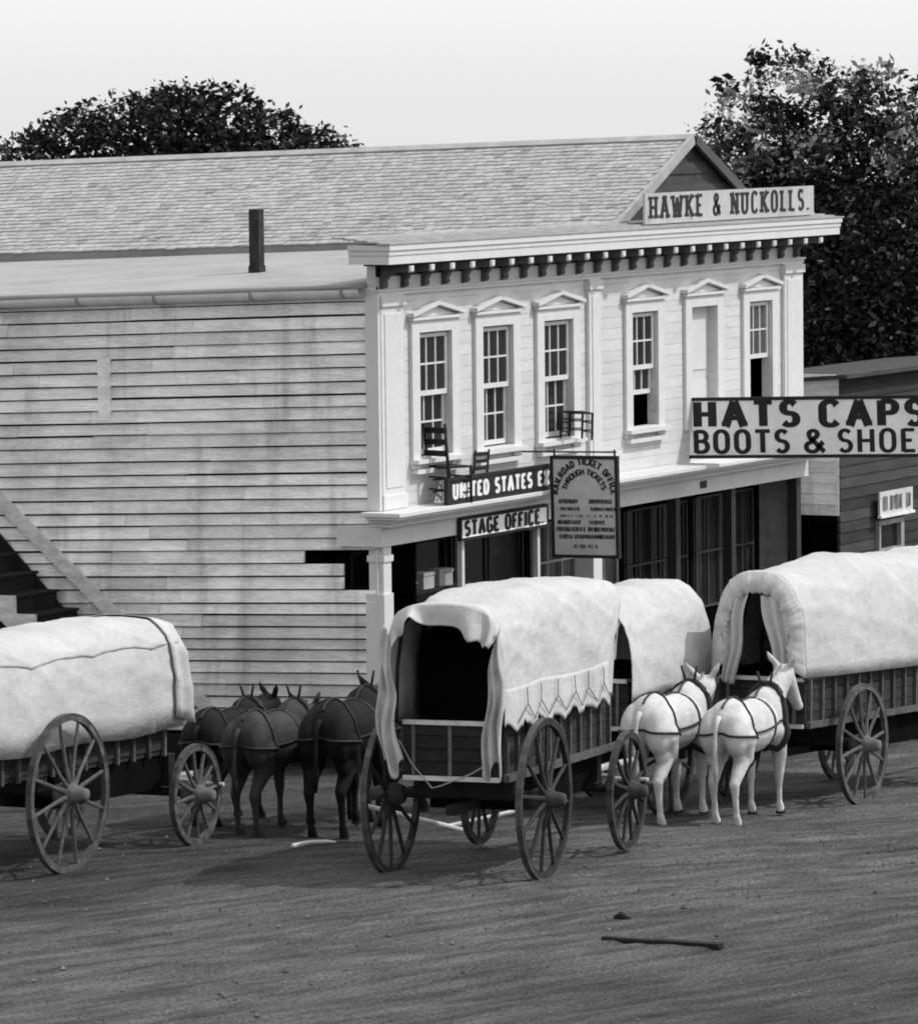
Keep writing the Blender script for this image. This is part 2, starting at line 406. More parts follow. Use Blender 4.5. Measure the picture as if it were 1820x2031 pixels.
while z < 5.26:
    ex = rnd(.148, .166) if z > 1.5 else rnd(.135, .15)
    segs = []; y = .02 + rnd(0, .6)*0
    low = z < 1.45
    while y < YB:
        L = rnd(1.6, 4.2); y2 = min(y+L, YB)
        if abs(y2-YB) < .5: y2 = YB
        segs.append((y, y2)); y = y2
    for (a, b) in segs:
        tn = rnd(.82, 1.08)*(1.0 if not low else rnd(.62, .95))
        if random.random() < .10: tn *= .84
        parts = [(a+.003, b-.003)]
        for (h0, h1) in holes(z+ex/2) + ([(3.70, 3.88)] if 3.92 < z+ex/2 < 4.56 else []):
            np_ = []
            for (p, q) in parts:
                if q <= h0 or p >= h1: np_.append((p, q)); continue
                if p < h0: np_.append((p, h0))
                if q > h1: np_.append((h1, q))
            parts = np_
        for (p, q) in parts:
            if q-p > .02: board(p, q, z+rnd(-.003, .003), z+ex-rnd(.013, .026), rnd(.030, .044), tn)  # gap over the dark backing stands in for the shadow line under each board
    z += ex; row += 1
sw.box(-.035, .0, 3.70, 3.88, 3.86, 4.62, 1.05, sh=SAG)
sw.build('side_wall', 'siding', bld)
bk = MB(); bk.box(.012, .06, .0, YB, 0, 1.80, 1, sh=SAG); bk.box(.012, .06, 0, YB, 2.28, 5.4, 1, sh=SAG); bk.box(.012, .06, 1.03, YB, 1.8, 2.28, 1, sh=SAG)
bk.box(.9, .95, -.0, 1.3, 0, 2.6, .5); bk.box(.06, .9, 1.05, 1.1, 0, 2.28, .5)
bk.build('wall_sheathing', 'void', bld)
cb = MB(); cb.box(-.045, -.001, -.001, .018, .0, 5.3); cb.build('corner_board', 'white2', bld)
# roofs
rf = MB(); EX, EZ = 6.72, 5.90; AX, AZ = 9.24, 7.10
def flatroof(u, v):
    x = -.16 + (EX+.1+.16)*u; y = .13 + YB*v
    return (x, y, 5.41 + (x+.16)*(5.76-5.41)/(EX+.26) - SAG*y + .012*nz(x*.8, y*.5, 4))
rf.grid(flatroof, 24, 24)
rf.build('flat_roof', 'flatroof', bld, smooth=True, solid=.05)
sh = MB()
SL = sqrt((AX-EX)**2+(AZ-EZ)**2); nc = 26
def slope(u, y, off=0.0, side=-1):     # u distance up slope
    t = u/SL; nxx = -(AZ-EZ)/SL; nzz = (AX-EX)/SL
    x = EX-.12 + (AX-EX+.12)*t; zz = EZ-.057 + (AZ-EZ+.057)*t
    if side > 0: x = 2*AX - x; nxx = -nxx
    return Vector((x+nxx*off, y, zz+nzz*off - SAG*.86*y))
for c in range(nc):
    y = .12 + rnd(0, .1)
    u0_, u1_ = SL*c/nc, min(SL, SL*(c+1.25)/nc)
    while y < 14.5:
        w = rnd(.09, .19); y1 = min(y+w, 14.6); du = rnd(-.012, .012) - (.03 if random.random() < .04 else 0)
        th = rnd(.012, .020)
        p = [slope(u0_+du, y+.003, th), slope(u0_+du, y1-.003, th), slope(u1_, y1-.003, .003), slope(u1_, y+.003, .003),
             slope(u0_+du, y+.003, -.004), slope(u0_+du, y1-.003, -.004)]
        sh.add(p, [(0, 1, 2, 3), (4, 5, 1, 0)], rnd(.86, 1.08)*(.75 if random.random() < .05 else 1)); y = y1
for sd in (-1, 1):
    sh.add([slope(0, .1, -.002, sd), slope(0, 14.6, -.002, sd), slope(SL, 14.6, -.002, sd), slope(SL, .1, -.002, sd)], [(0, 1, 2, 3)], .9)
sh.build('shingle_roof', 'shingle', bld, fixn=False)
rc = MB()
for sgn in (-1, 1): rc.add([slope(SL-.12, .08, .022, sgn), slope(SL-.12, 14.6, .022, sgn), slope(SL+.004, 14.6, .03, sgn), slope(SL+.004, .08, .03, sgn)], [(0, 1, 2, 3)], 1.05)
rc.build('ridge_board', 'rake', bld, fixn=False, solid=.02)
ev = MB()
ev.add([Vector((EX-.10, y, EZ-.06+dz - SAG*.86*y)) + Vector((dx, 0, 0)) for y in (.12, 14.5) for (dx, dz) in ((0, -.12), (.0, .0), (.05, .0), (.05, -.12))],
       [(0, 1, 5, 4), (1, 2, 6, 5), (2, 3, 7, 6), (3, 0, 4, 7), (0, 3, 2, 1), (4, 5, 6, 7)], .8)
ev.build('eave_fascia', 'flatroof', bld)
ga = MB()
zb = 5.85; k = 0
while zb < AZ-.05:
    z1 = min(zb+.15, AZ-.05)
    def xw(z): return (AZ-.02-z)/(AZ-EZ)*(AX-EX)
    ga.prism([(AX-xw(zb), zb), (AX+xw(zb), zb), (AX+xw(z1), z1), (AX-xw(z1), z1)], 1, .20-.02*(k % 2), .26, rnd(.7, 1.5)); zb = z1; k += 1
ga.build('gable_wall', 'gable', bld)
for sgn in (-1, 1):
    rk = MB()
    d = Vector((AX-EX, AZ-EZ)).normalized()
    def R_(u, o): 
        x = EX-.16+d.x*u - d.y*o; zz = EZ-.09+d.y*u + d.x*o
        return ((x if sgn < 0 else 2*AX-x), zz)
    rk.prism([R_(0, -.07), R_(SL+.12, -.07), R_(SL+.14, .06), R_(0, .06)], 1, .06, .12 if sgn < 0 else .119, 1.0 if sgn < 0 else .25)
    rk.build('rake_board', 'rake', bld)
rt = MB(); rt.box(-.0, .05, .13, YB, 5.25, 5.40, .9, sh=SAG); rt.box(W-.06, W, .13, 14, 0, 5.9, .5)
rt.box(2*AX-EX-.1, W, .13, 14, 5.80, 5.86, .8); rt.box(0, W, 14, 14.1, 0, 5.6, .5)
rt.build('back_walls', 'siding', bld)
gt = MB()
def gut(u, v):
    a = pi*(1.0*v) ; y = .14+(YB-.2)*u
    return (-.115-.08*cos(a)*1.0, y, 5.385-.08*sin(a)*1.2 - SAG*y + .01*nz(y*.6, 3, 1))
gt.grid(gut, 30, 8)
for y in (.35, 1.6, 2.95, 4.05, 5.2, 6.4): gt.box(-.205, -.03, y, y+.03, 5.28, 5.395, .35, sh=SAG)
gt.build('gutter', 'gutter', bld, solid=.008)
cy = MB(); cy.box(2.625, 2.765, 3.09, 3.23, 5.40, 6.27); cy.box(2.615, 2.775, 3.08, 3.24, 5.40, 5.56)
cy.build('chimney', 'brick', bld)

# ------------------------------------------------------------------ lettering (drawn as strokes)
def arc(cx, cy, rx, ry, a0, a1, n=10): return [(cx+rx*cos(radians(a0+(a1-a0)*i/n)), cy+ry*sin(radians(a0+(a1-a0)*i/n))) for i in range(n+1)]
GL = {
 'H': (.72, [[(.12, 0), (.12, 1)], [(.60, 0), (.60, 1)], [(.12, .5), (.60, .5)]]),
 'A': (.80, [[(.10, 0), (.40, 1)], [(.40, 1), (.70, 0)], [(.22, .34), (.58, .34)]]),
 'W': (1.0, [[(.08, 1), (.30, 0)], [(.30, 0), (.50, .9)], [(.50, .9), (.70, 0)], [(.70, 0), (.92, 1)]]),
 'K': (.74, [[(.12, 0), (.12, 1)], [(.62, 1), (.16, .42)], [(.28, .56), (.64, 0)]]),
 'E': (.62, [[(.12, 0), (.12, 1)], [(.12, .96), (.54, .96)], [(.12, .04), (.56, .04)], [(.12, .5), (.44, .5)]]),
 'F': (.58, [[(.12, 0), (.12, 1)], [(.12, .96), (.54, .96)], [(.12, .5), (.44, .5)]]),
 'N': (.74, [[(.12, 0), (.12, 1)], [(.12, 1), (.62, 0)], [(.62, 0), (.62, 1)]]),
 'U': (.70, [[(.12, 1), (.12, .28)] + arc(.35, .28, .23, .26, 180, 360) + [(.58, 1)]]),
 'C': (.68, [arc(.36, .72, .24, .26, 25, 180) + arc(.36, .28, .24, .26, 180, 335)]),
 'G': (.70, [arc(.36, .72, .24, .26, 25, 180) + arc(.36, .28, .24, .26, 180, 360) + [(.60, .44)], [(.40, .44), (.64, .44)]]),
 'O': (.72, [arc(.36, .70, .24, .28, 0, 180) + arc(.36, .30, .24, .28, 180, 360) + [(.60, .70)]]),
 'Q': (.72, [arc(.36, .70, .24, .28, 0, 180) + arc(.36, .30, .24, .28, 180, 360) + [(.60, .70)]]),
 'L': (.60, [[(.12, 1), (.12, 0)], [(.12, .04), (.54, .04)]]),
 'S': (.64, [arc(.32, .74, .20, .23, 30, 270, 12)[:-1] + arc(.32, .27, .21, .24, 90, -150, 12)]),
 'T': (.66, [[(.33, 0), (.33, 1)], [(.04, .96), (.62, .96)]]),
 'P': (.66, [[(.12, 0), (.12, 1)], [(.12, .96), (.36, .96)] + arc(.36, .73, .20, .23, 90, -90) + [(.12, .50)]]),
 'B': (.66, [[(.12, 0), (.12, 1)], [(.12, .96), (.34, .96)] + arc(.34, .74, .19, .22, 90, -90) + [(.12, .52)], [(.34, .52)] + arc(.36, .28, .21, .24, 90, -90) + [(.12, .04)]]),
 'R': (.70, [[(.12, 0), (.12, 1)], [(.12, .96), (.36, .96)] + arc(.36, .74, .20, .22, 90, -90) + [(.12, .52)], [(.36, .52), (.62, 0)]]),
 'I': (.30, [[(.15, 0), (.15, 1)]]),
 'D': (.70, [[(.12, 0), (.12, 1)], [(.12, .96), (.32, .96)] + arc(.32, .50, .27, .46, 90, -90, 14) + [(.12, .04)]]),
 'X': (.72, [[(.12, 0), (.60, 1)], [(.12, 1), (.60, 0)]]),
 '&': (.78, [[(.70, .02), (.22, .66)] + arc(.34, .80, .14, .16, 190, -30, 10) + [(.20, .40)] + arc(.30, .24, .20, .22, 130, 350, 10) + [(.66, .46)]]),
 '.': (.26, [[(.13, .0), (.13, .09)]]),
 ' ': (.42, []),
}
def text(mb, s, P, total, h, th, slab=0.0, gap=.10, hth=None, tone=1.0, out=None):
    """P(u, v, w): point on the board, u along, v up, w outwards; total = length the words fill"""
    wd = [GL[c][0] for c in s]; tot = sum(wd) + gap*(len(s)-1); kx = total/tot
    hth = hth or th*.75; x = 0; cnt = [0]
    def seg(a, b):
        dx, dy = b[0]-a[0], b[1]-a[1]; L = sqrt(dx*dx+dy*dy) or 1e-6
        t = th if abs(dy) > abs(dx)*.8 else hth
        nx_, ny_ = -dy/L*t/2, dx/L*t/2; w = .004+.00025*(cnt[0] % 12); cnt[0] += 1
        q = [(a[0]+nx_, a[1]+ny_), (b[0]+nx_, b[1]+ny_), (b[0]-nx_, b[1]-ny_), (a[0]-nx_, a[1]-ny_)]
        vs = [P(u, v, w) for u, v in q] + [P(u, v, -.001) for u, v in q]
        mb.add(vs, [(0, 1, 2, 3), (7, 6, 5, 4), (0, 4, 5, 1), (1, 5, 6, 2), (2, 6, 7, 3), (3, 7, 4, 0)], tone)
    def dot(c, r):
        w = .004+.00025*(cnt[0] % 12); cnt[0] += 1
        vs = [P(c[0]+r*cos(k*pi/4), c[1]+r*sin(k*pi/4), w) for k in range(8)]; mb.add(vs, [tuple(range(8))], tone)
    for c, w_ in zip(s, wd):
        if c == ' ' and out and mb.v: mb.build('lettering', out[0], out[1]); mb.v, mb.f, mb.t = [], [], []
        for pl_ in GL[c][1]:
            q = [((x+a*1.0)*kx, b*h) for a, b in pl_]
            if len(q) == 2: seg(q[0], q[1])
            else:
                w = .004+.00025*(cnt[0] % 12); cnt[0] += 1; vs = []; m = len(q)
                for i in range(m):
                    a0 = q[max(i-1, 0)]; a1 = q[min(i+1, m-1)]; dx, dy = a1[0]-a0[0], a1[1]-a0[1]; L = sqrt(dx*dx+dy*dy) or 1e-6
                    t_ = hth + (th-hth)*(abs(dy)/L)**1.5; ox, oy = -dy/L*t_/2, dx/L*t_/2
                    vs += [P(q[i][0]+ox, q[i][1]+oy, w), P(q[i][0]-ox, q[i][1]-oy, w), P(q[i][0]+ox, q[i][1]+oy, -.001), P(q[i][0]-ox, q[i][1]-oy, -.001)]
                fs = []
                for i in range(m-1):
                    k = 4*i; fs += [(k, k+1, k+5, k+4), (k, k+4, k+6, k+2), (k+1, k+3, k+7, k+5)]
                mb.add(vs, fs + [(0, 2, 3, 1), (4*m-4, 4*m-3, 4*m-1, 4*m-2)], tone)
            if slab:
                for e, o in ((0, 1), (-1, -2)):
                    p, r_ = pl_[e], pl_[o]
                    if p[1] in (0, 1) and abs(p[1]-r_[1]) > .3:
                        yy = q[e][1] + (hth*.5 if p[1] == 0 else -hth*.5); L = slab*h
                        seg((q[e][0]-L, yy), (q[e][0]+L, yy))
        x += w_ + gap
def bars(mb, P, u0, u1, v0, v1, th, dens=.7):
    u = u0
    while u < u1:
        if random.random() < dens:
            a = rnd(.0, .25)*(v1-v0)
            vs = [P(u, v0+a*.4, .004), P(u+th*rnd(.6, 1.3), v0+a*.3, .004), P(u+th*rnd(.6, 1.3), v1-a*.4, .004), P(u, v1-a*.3, .004)]
            mb.add(vs, [(0, 1, 2, 3)])
        u += th*1.35

# sign over the cornice
def sign_y(name, label, x0, x1, z0, z1, y, thick, bm_mat, frame=None):
    t = thing(name, label, 'sign', ((x0+x1)/2, y, z0)); hw = (x1-x0)/2
    b = MB(); b.box(-hw, hw, -thick/2, thick/2, 0, z1-z0); b.build('board', bm_mat, t)
    if frame:
        f = MB(); w = .035
        for (a, c, d, e) in ((-hw-.01, hw+.01, -w*.4, w*.6), (-hw-.01, hw+.01, z1-z0-w*.6, z1-z0+w*.4)): f.box(a, c, -thick/2-.012, thick/2+.01, d, e)
        for s_ in (-1, 1): f.box(s_*hw-w/2, s_*hw+w/2, -thick/2-.011, thick/2+.009, w*.6, z1-z0-w*.6)
        f.build('frame', frame, t)
    return t, hw
t, hw = sign_y('roof_sign', 'long white sign reading HAWKE & NUCKOLLS. standing on the cornice before the gable', 7.0, 12.5, 5.97, 6.375, -.22, .03, 'signr')
lt = MB(); text(lt, 'HAWKE & NUCKOLLS.', lambda u, v, w: Vector((-hw+.13+u, -.016-w, .075+v)), 5.2, .285, .075, slab=.24, gap=.26, hth=.04, out=('lead', t)); lt.build('lettering', 'lead', t)
br = MB()
for k in (-2.2, 0, 2.2): br.box(k, k+.05, .02, .06, .0, .36)
br.build('brace', 'darkw', t)
t, hw = sign_y('office_sign', 'white sign reading STAGE OFFICE hung below the balcony ledge', 1.86, 4.24, 2.225, 2.485, -.125, .035, 'signw', 'black')
lt = MB(); text(lt, 'STAGE OFFICE.', lambda u, v, w: Vector((-hw+.10+u, -.018-w, .045+v)), 2.16, .175, .075, slab=.0, gap=.14, hth=.038, out=('lead', t)); lt.build('lettering', 'lead', t)
t, hw = sign_y('express_sign', 'black sign with white words UNITED STATES EXPRESS standing on the balcony ledge', 1.05, 4.72, 2.722, 3.03, -.37, .04, 'black', 'black')
lt = MB(); text(lt, 'UNITED STATES EXPRESS', lambda u, v, w: Vector((-hw+.13+u, -.021-w, .065+v)), 4.35*.80, .175, .065, slab=.14, gap=.2, hth=.035, out=('letw', t)); lt.build('lettering', 'letw', t)
# signs that hang out over the street, facing along it
def sign_x(name, label, X, y0, y1, z0, z1, tilt, bmat, fw_=.04, fsides=True):
    t = thing(name, label, 'sign', (X, y0, z0), (-tilt, 0, 0)); L = y0-y1; H = z1-z0
    b = MB(); b.box(-.02, .02, -L, 0, 0, H); b.build('board', bmat, t)
    f = MB(); f.box(-.035, .03, -L-.01, .01, -fw_*.5, fw_*.4); f.box(-.035, .03, -L-.01, .01, H-fw_*.4, H+fw_*.5)
    if fsides: f.box(-.034, .029, -fw_*.7, .009, fw_*.4, H-fw_*.4); f.box(-.034, .029, -L-.009, -L+fw_*.7, fw_*.4, H-fw_*.4)
    f.build('frame', 'black', t); return t
def PX(v0): return lambda u, v, w: Vector((-.021-w, -u, v0+v))
t = sign_x('hanging_sign', 'big white sign reading HATS CAPS BOOTS & SHOES hung out over the street', 8.83, -.02, -3.72, 2.80, 3.57, radians(1.55), 'signw', .05, False)
lt = MB()
def off(du, v0): return lambda u, v, w: Vector((-.021-w, -(u+du), v0+v))
for (w_, du, v0, L_, h_, th_, sl_, hh_) in (('HATS', .07, .405, 1.55, .33, .125, .30, .062), ('CAPS', 1.90, .40, 1.52, .33, .125, .30, .062),
    ('BOOTS', .05, .05, 1.42, .30, .075, 0, .05), ('&', 1.66, .05, .34, .30, .075, 0, .05), ('SHOES', 2.15, .05, 1.42, .30, .068, 0, .045)):
    lt = MB(); text(lt, w_, off(du, v0), L_, h_, th_, slab=sl_*.55, gap=.20 if sl_ else .12, hth=hh_); lt.build('lettering', 'lead', t)
t = sign_x('ticket_board', 'tall grey notice board headed by arched words TICKET OFFICE hanging over the street', 3.75, -.47, -1.39, 1.89, 3.13, radians(.8), 'signg', .045)
lt = MB(); n_ = len('RAILROAD TICKET OFFICE')
def arch_text(s, cy, cz, R, a0, a1, h, th):
    wd = [GL[c][0]+.16 for c in s]; tot = sum(wd); acc = 0
    for c, w_ in zip(s, wd):
        a = radians(a0+(a1-a0)*(acc+w_/2)/tot); acc += w_
        if c == ' ': continue
        ux, uy = sin(a), -cos(a)
        def P(u, v, w, a=a):
            uu = u - .03; rr = R+v; 
            return Vector((-.021-w, -(cy + rr*cos(a) + uu*sin(a)), cz + rr*sin(a)*1.05 - uu*cos(a)))
        text(lt, c, P, .058, h, th, gap=.0, hth=.016)
arch_text('RAILROAD TICKET OFFICE', .46, .76, .37, 178, 2, .080, .024); lt.build('lettering', 'lead', t); lt = MB()
arch_text('THROUGH TICKETS', .46, .76, .255, 165, 15, .066, .020); lt.build('lettering', 'lead', t)
PB = off(0, 0)
for (a, b, c, d) in ((.10, .36, .66, .72), (.52, .82, .66, .72), (.12, .38, .57, .62), (.54, .88, .57, .62), (.08, .40, .40, .455), (.52, .72, .40, .455), (.06, .44, .31, .37), (.50, .86, .31, .37), (.10, .28, .22, .275), (.31, .86, .22, .275)):
    lt = MB(); bars(lt, PB, a, b, c, d, .020, 1.0); lt.build('lettering', 'lead', t)
ft = MB(); bars(ft, PB, .12, .84, .49, .525, .016, .5); ft.build('faded_lettering', 'faint', t)
ft = MB(); bars(ft, PB, .30, .62, .10, .15, .018, .8); ft.build('faded_lettering', 'faint', t)
rd = MB(); rd.tube([(0, -.90, 1.31), (0, .46, 1.31)], .012, 6); rd.tube([(0, -.04, 1.22), (0, -.04, 1.34)], .014, 6); rd.tube([(0, -.88, 1.22), (0, -.88, 1.34)], .014, 6); rd.build('hanger', 'black', t)

# ------------------------------------------------------------------ chairs on the balcony
def chair(name, label, loc, rot, group, back=True):
    t = thing(name, label, 'chair', loc, rot, group)
    s = MB(); s.box(-.20, .20, -.20, .20, .43, .455); s.build('seat', 'darkw', t, bevel=.01)
    hb = .98 if back else .44
    for (x, y, h) in ((-.19, -.18, hb), (-.19, .18, hb), (.19, -.19, .44), (.19, .19, .44)):
        l = MB(); l.tube([(x, y, 0), (x, y, .45), (x-(.05 if h > .5 else 0), y, h)], [.016, .022, .017], 8); l.build('leg', 'darkw', t, smooth=True)
    r_ = MB()
    for z in (.13, .28):
        r_.tube([(-.19, -.18, z), (.19, -.19, z)], .011, 6); r_.tube([(-.19, .18, z), (.19, .19, z)], .011, 6)
        r_.tube([(.19, -.19, z+.04), (.19, .19, z+.04)], .011, 6); r_.tube([(-.19, -.18, z+.04), (-.19, .18, z+.04)], .011, 6)
    r_.build('stretcher', 'darkw', t)
    for z in (.58, .72, .86) if back else ():
        b = MB(); b.box(-.235, -.20, -.18, .18, z, z+.07); b.build('back_slat', 'darkw', t)
    return t
CG = 'wooden chairs on the balcony ledge'
chair('wooden_chair', 'dark ladder-back chair standing on the ledge below the leftmost upstairs window', (1.45, -.20, 2.72), (0, 0, radians(-18)), CG)
chair('wooden_chair', 'dark chair frame lying on the ledge behind the left end of the UNITED STATES sign', (2.12, -.14, 2.72), (0, radians(0), radians(82)), CG).scale = (.8, .8, .62)
chair('wooden_stool', 'dark backless stool perched on the sill of the third upstairs window from the left', (4.98, -.19, 3.275), (0, radians(7), radians(8)), None, False).scale = (1, .8, .78)

# ------------------------------------------------------------------ outside stair against the side wall
st = thing('outside_stair', 'steep wooden outside stair with dark treads against the clapboard wall', 'stair', (-.55, 3.6, ground_z(-.5, 4)))
bz = st.location.z
def stp(Y, Z): return (Y-3.6, Z-bz)
sl = MB(); ang = .75
# wall-side board, rising towards the back
sl.prism([stp(2.1, .12), stp(2.35, .12), stp(5.9, 3.10), stp(5.9, 3.32)][::-1], 0, .47, .53); sl.build('wall_string', 'lightw', st)
so = MB(); steps = []
Y = 2.75; Z = .10; pts = [stp(Y, Z)]
while Z < 3.0: Z += .22; pts.append(stp(Y, Z)); Y += .29; pts.append(stp(Y, Z)); steps.append((Y-.29, Z))
poly = pts + [stp(Y, Z-.30)] + [stp(2.95, .0), stp(2.75, 0.0)]
for i, (y_, z_) in enumerate(steps):      # the cut string, tread by tread, butted end to end
    za = z_-.0; so.prism([stp(y_+.0, za), stp(y_+.29, za), stp(y_+.29, za-.24), stp(y_, max(za-.46, .0))], 0, -.53, -.47)
so.build('outer_string', 'lightw', st)
for (y_, z_) in steps:
    tr = MB(); tr.box(-.465, .465, y_-.03-3.6, y_+.29-3.6, z_-.03-bz, z_-bz); tr.box(-.465, .465, y_+.0-3.6, y_+.02-3.6, z_-.22-bz, z_-.031-bz)
    tr.build('tread', 'darkw', st)
cl = MB(); cl.prism([stp(3.0, .05), stp(5.9, 2.9), stp(5.9, .05)], 0, .42, .46, .8); cl.build('closing_boards', 'darkw', st)

# goods put out on a shelf under the ledge
b_ = MB(); b_.box(.9, 2.6, .12, .42, 1.60, 1.64); b_.box(.92, .98, .14, .40, .12, 1.598); b_.box(2.52, 2.58, .14, .40, .12, 1.598)
one('display_shelf', 'tall dark shelf under the balcony ledge carrying three small pale boxes', 'shelf', b_, 'darkw')
for x_, h_, l_ in ((1.10, .11, 'leftmost and lowest small pale box on the dark shelf under the ledge'), (1.58, .20, 'middle small pale box on the dark shelf under the ledge'), (2.05, .21, 'rightmost small pale box on the dark shelf under the ledge')):
    t = thing('goods_box', l_, 'box', (x_, .24, 1.641), (0, 0, rnd(-.2, .2)), 'pale boxes on the porch shelf')
    m_ = MB(); m_.box(-.13, .13, -.08, .08, 0, h_*.8); m_.build('box_body', 'rake', t); m_ = MB(); m_.box(-.14, .14, -.09, .09, h_*.8+.001, h_); m_.build('lid', 'rake', t)

# ------------------------------------------------------------------ neighbouring building
nb = thing('neighbour_building', 'low dark weathered building beside the store behind the big hanging sign', 'building', (14.0, .05, -.4))
w = MB(); z = 0; H = 4.00
while z < H:
    ex = .155
    w.prism([(-.012, z), (.0, z+ex+.01), (.03, z+ex+.01), (.03, z)], 1, .06, 3.0 if z < 3.85 else 1.2, rnd(.8, 1.05)) if z > 1.95 else None
    if z > 1.95: w.box(-.014, .03, .0, .06, z, z+ex, .9)
    z += ex
w.build('side_wall', 'siding', nb)
w = MB(); z = 0
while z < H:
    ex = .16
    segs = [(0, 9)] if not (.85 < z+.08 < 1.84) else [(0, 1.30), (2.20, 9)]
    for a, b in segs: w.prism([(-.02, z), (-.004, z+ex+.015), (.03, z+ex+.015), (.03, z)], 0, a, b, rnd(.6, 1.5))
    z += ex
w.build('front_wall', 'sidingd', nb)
w = MB(); w.box(.03, 9, .04, .08, 0, H-.02); w.box(.032, .08, .09, 3, 1.9, H-.25, .5); w.box(2, 2.1, .08, 3, 0, 1.9); w.box(8.9, 9, .081, 3, 0, H-.25); w.build('inner_wall', 'void', nb)
w = MB(); w.add([(-.12, -.18, H+.02), (9.1, -.18, H+.02), (9.1, 3.1, H-.22), (-.12, 3.1, H-.22)], [(0, 1, 2, 3)]); w.build('roof', 'gable', nb, solid=.06)
w = MB()
for (x0, x1, z0, z1) in ((1.30, 1.36, .80, 1.84), (2.12, 2.24, .80, 1.84), (1.36, 2.12, 1.77, 1.84), (1.36, 2.12, 1.34, 1.42)): w.box(x0, x1, -.07, .02, z0, z1, .8)
wf = w.build('window_frame', 'rake', nb)
w = MB(); w.box(1.36, 2.12, .0, .01, .8, 1.77); w.build('pane', 'glass', wf)
t = thing('shop_sign', 'small pale sign with faded letters above the window of the dark neighbouring building', 'sign', (15.78, -.06, 1.53))
w = MB(); w.box(-.62, .62, -.03, .0, .0, .34); w.build('board', 'signg', t)
w = MB(); w.box(-.64, .64, -.06, .0, -.04, -.002, 1.4); w.build('moulding', 'signg', t)
w = MB(); bars(w, lambda u, v, ww: Vector((u, -.031-ww, .03+v)), -.52, .5, .02, .25, .05, .8); w.build('lettering', 'faint', t)

# ------------------------------------------------------------------ wagons
def wheel(name, r, parent, loc, spokes=12, m='wheelw', out=1, spin=.1):
    w = MB()
    w.ring(r-.068, r-.010, -.027, .027, 56)
    for k in range(spokes):
        a = 2*pi*k/spokes + spin; dx, dz = cos(a), sin(a)
        w.tube([(dx*.09, out*.03, dz*.09), (dx*.30*r/.8, out*.01, dz*.30*r/.8), (dx*(r-.07), 0, dz*(r-.07))], [.030, .022, .019], 6, rnd(.9, 1.25))
    o = w.build(name, m, parent, loc=loc)
    t = MB(); t.ring(r-.010, r+.004, -.031, .031, 56); t.build('tyre', 'iron', o)
    h = MB(); h.lathe_y([(-.14*out, .085), (-.06*out, .115), (.05*out, .115), (.10*out, .085), (.17*out, .070), (.215*out, .060), (.22*out, .03)], 16, 1.6); h.build('hub', m, o, smooth=True)
    return o

def cover_fn(x0, x1, hw, zl, zt, n=2.7, bow=.55, wr=.018, seed=0, flare=0.0):
    def fn(u, v, off=0.0):
        x = x0+(x1-x0)*u
        H = hw(x) if callable(hw) else hw
        ph = pi*v; c, s = cos(ph), sin(ph)
        yy = -H*(1 if c > 0 else -1)*abs(c)**(2/n)      # v=0 is the right (-y) side
        lo = zl(x, -1 if v < .5 else 1); hi = zt(x)
        ss = abs(s)**(2/n)
        zz = lo+(hi-lo)*ss
        N = Vector((0, -c, s*.9+.05)).normalized()
        sag = .034*(1-abs(cos(pi*(x-x0)/bow))**.5)*(.15+.85*s)
        w = wr*(.7*nz(x*1.3+seed, yy*2.0, zz*1.1) + .5*nz(x*4+seed, yy*2+zz*5, 5))
        r1_ = 1-abs(nz(x*1.1+zz*2.2+seed, yy*1.5+zz*1.2, 2.2)); r2_ = 1-abs(nz(x*2.7-zz*1.9, zz*3.1+seed, 8.1))
        fold = .020*r1_**9 + .012*r2_**8
        return Vector((x + flare*u*ss**2, yy, zz)) + N*(off+w-sag+fold-.012)
    return fn

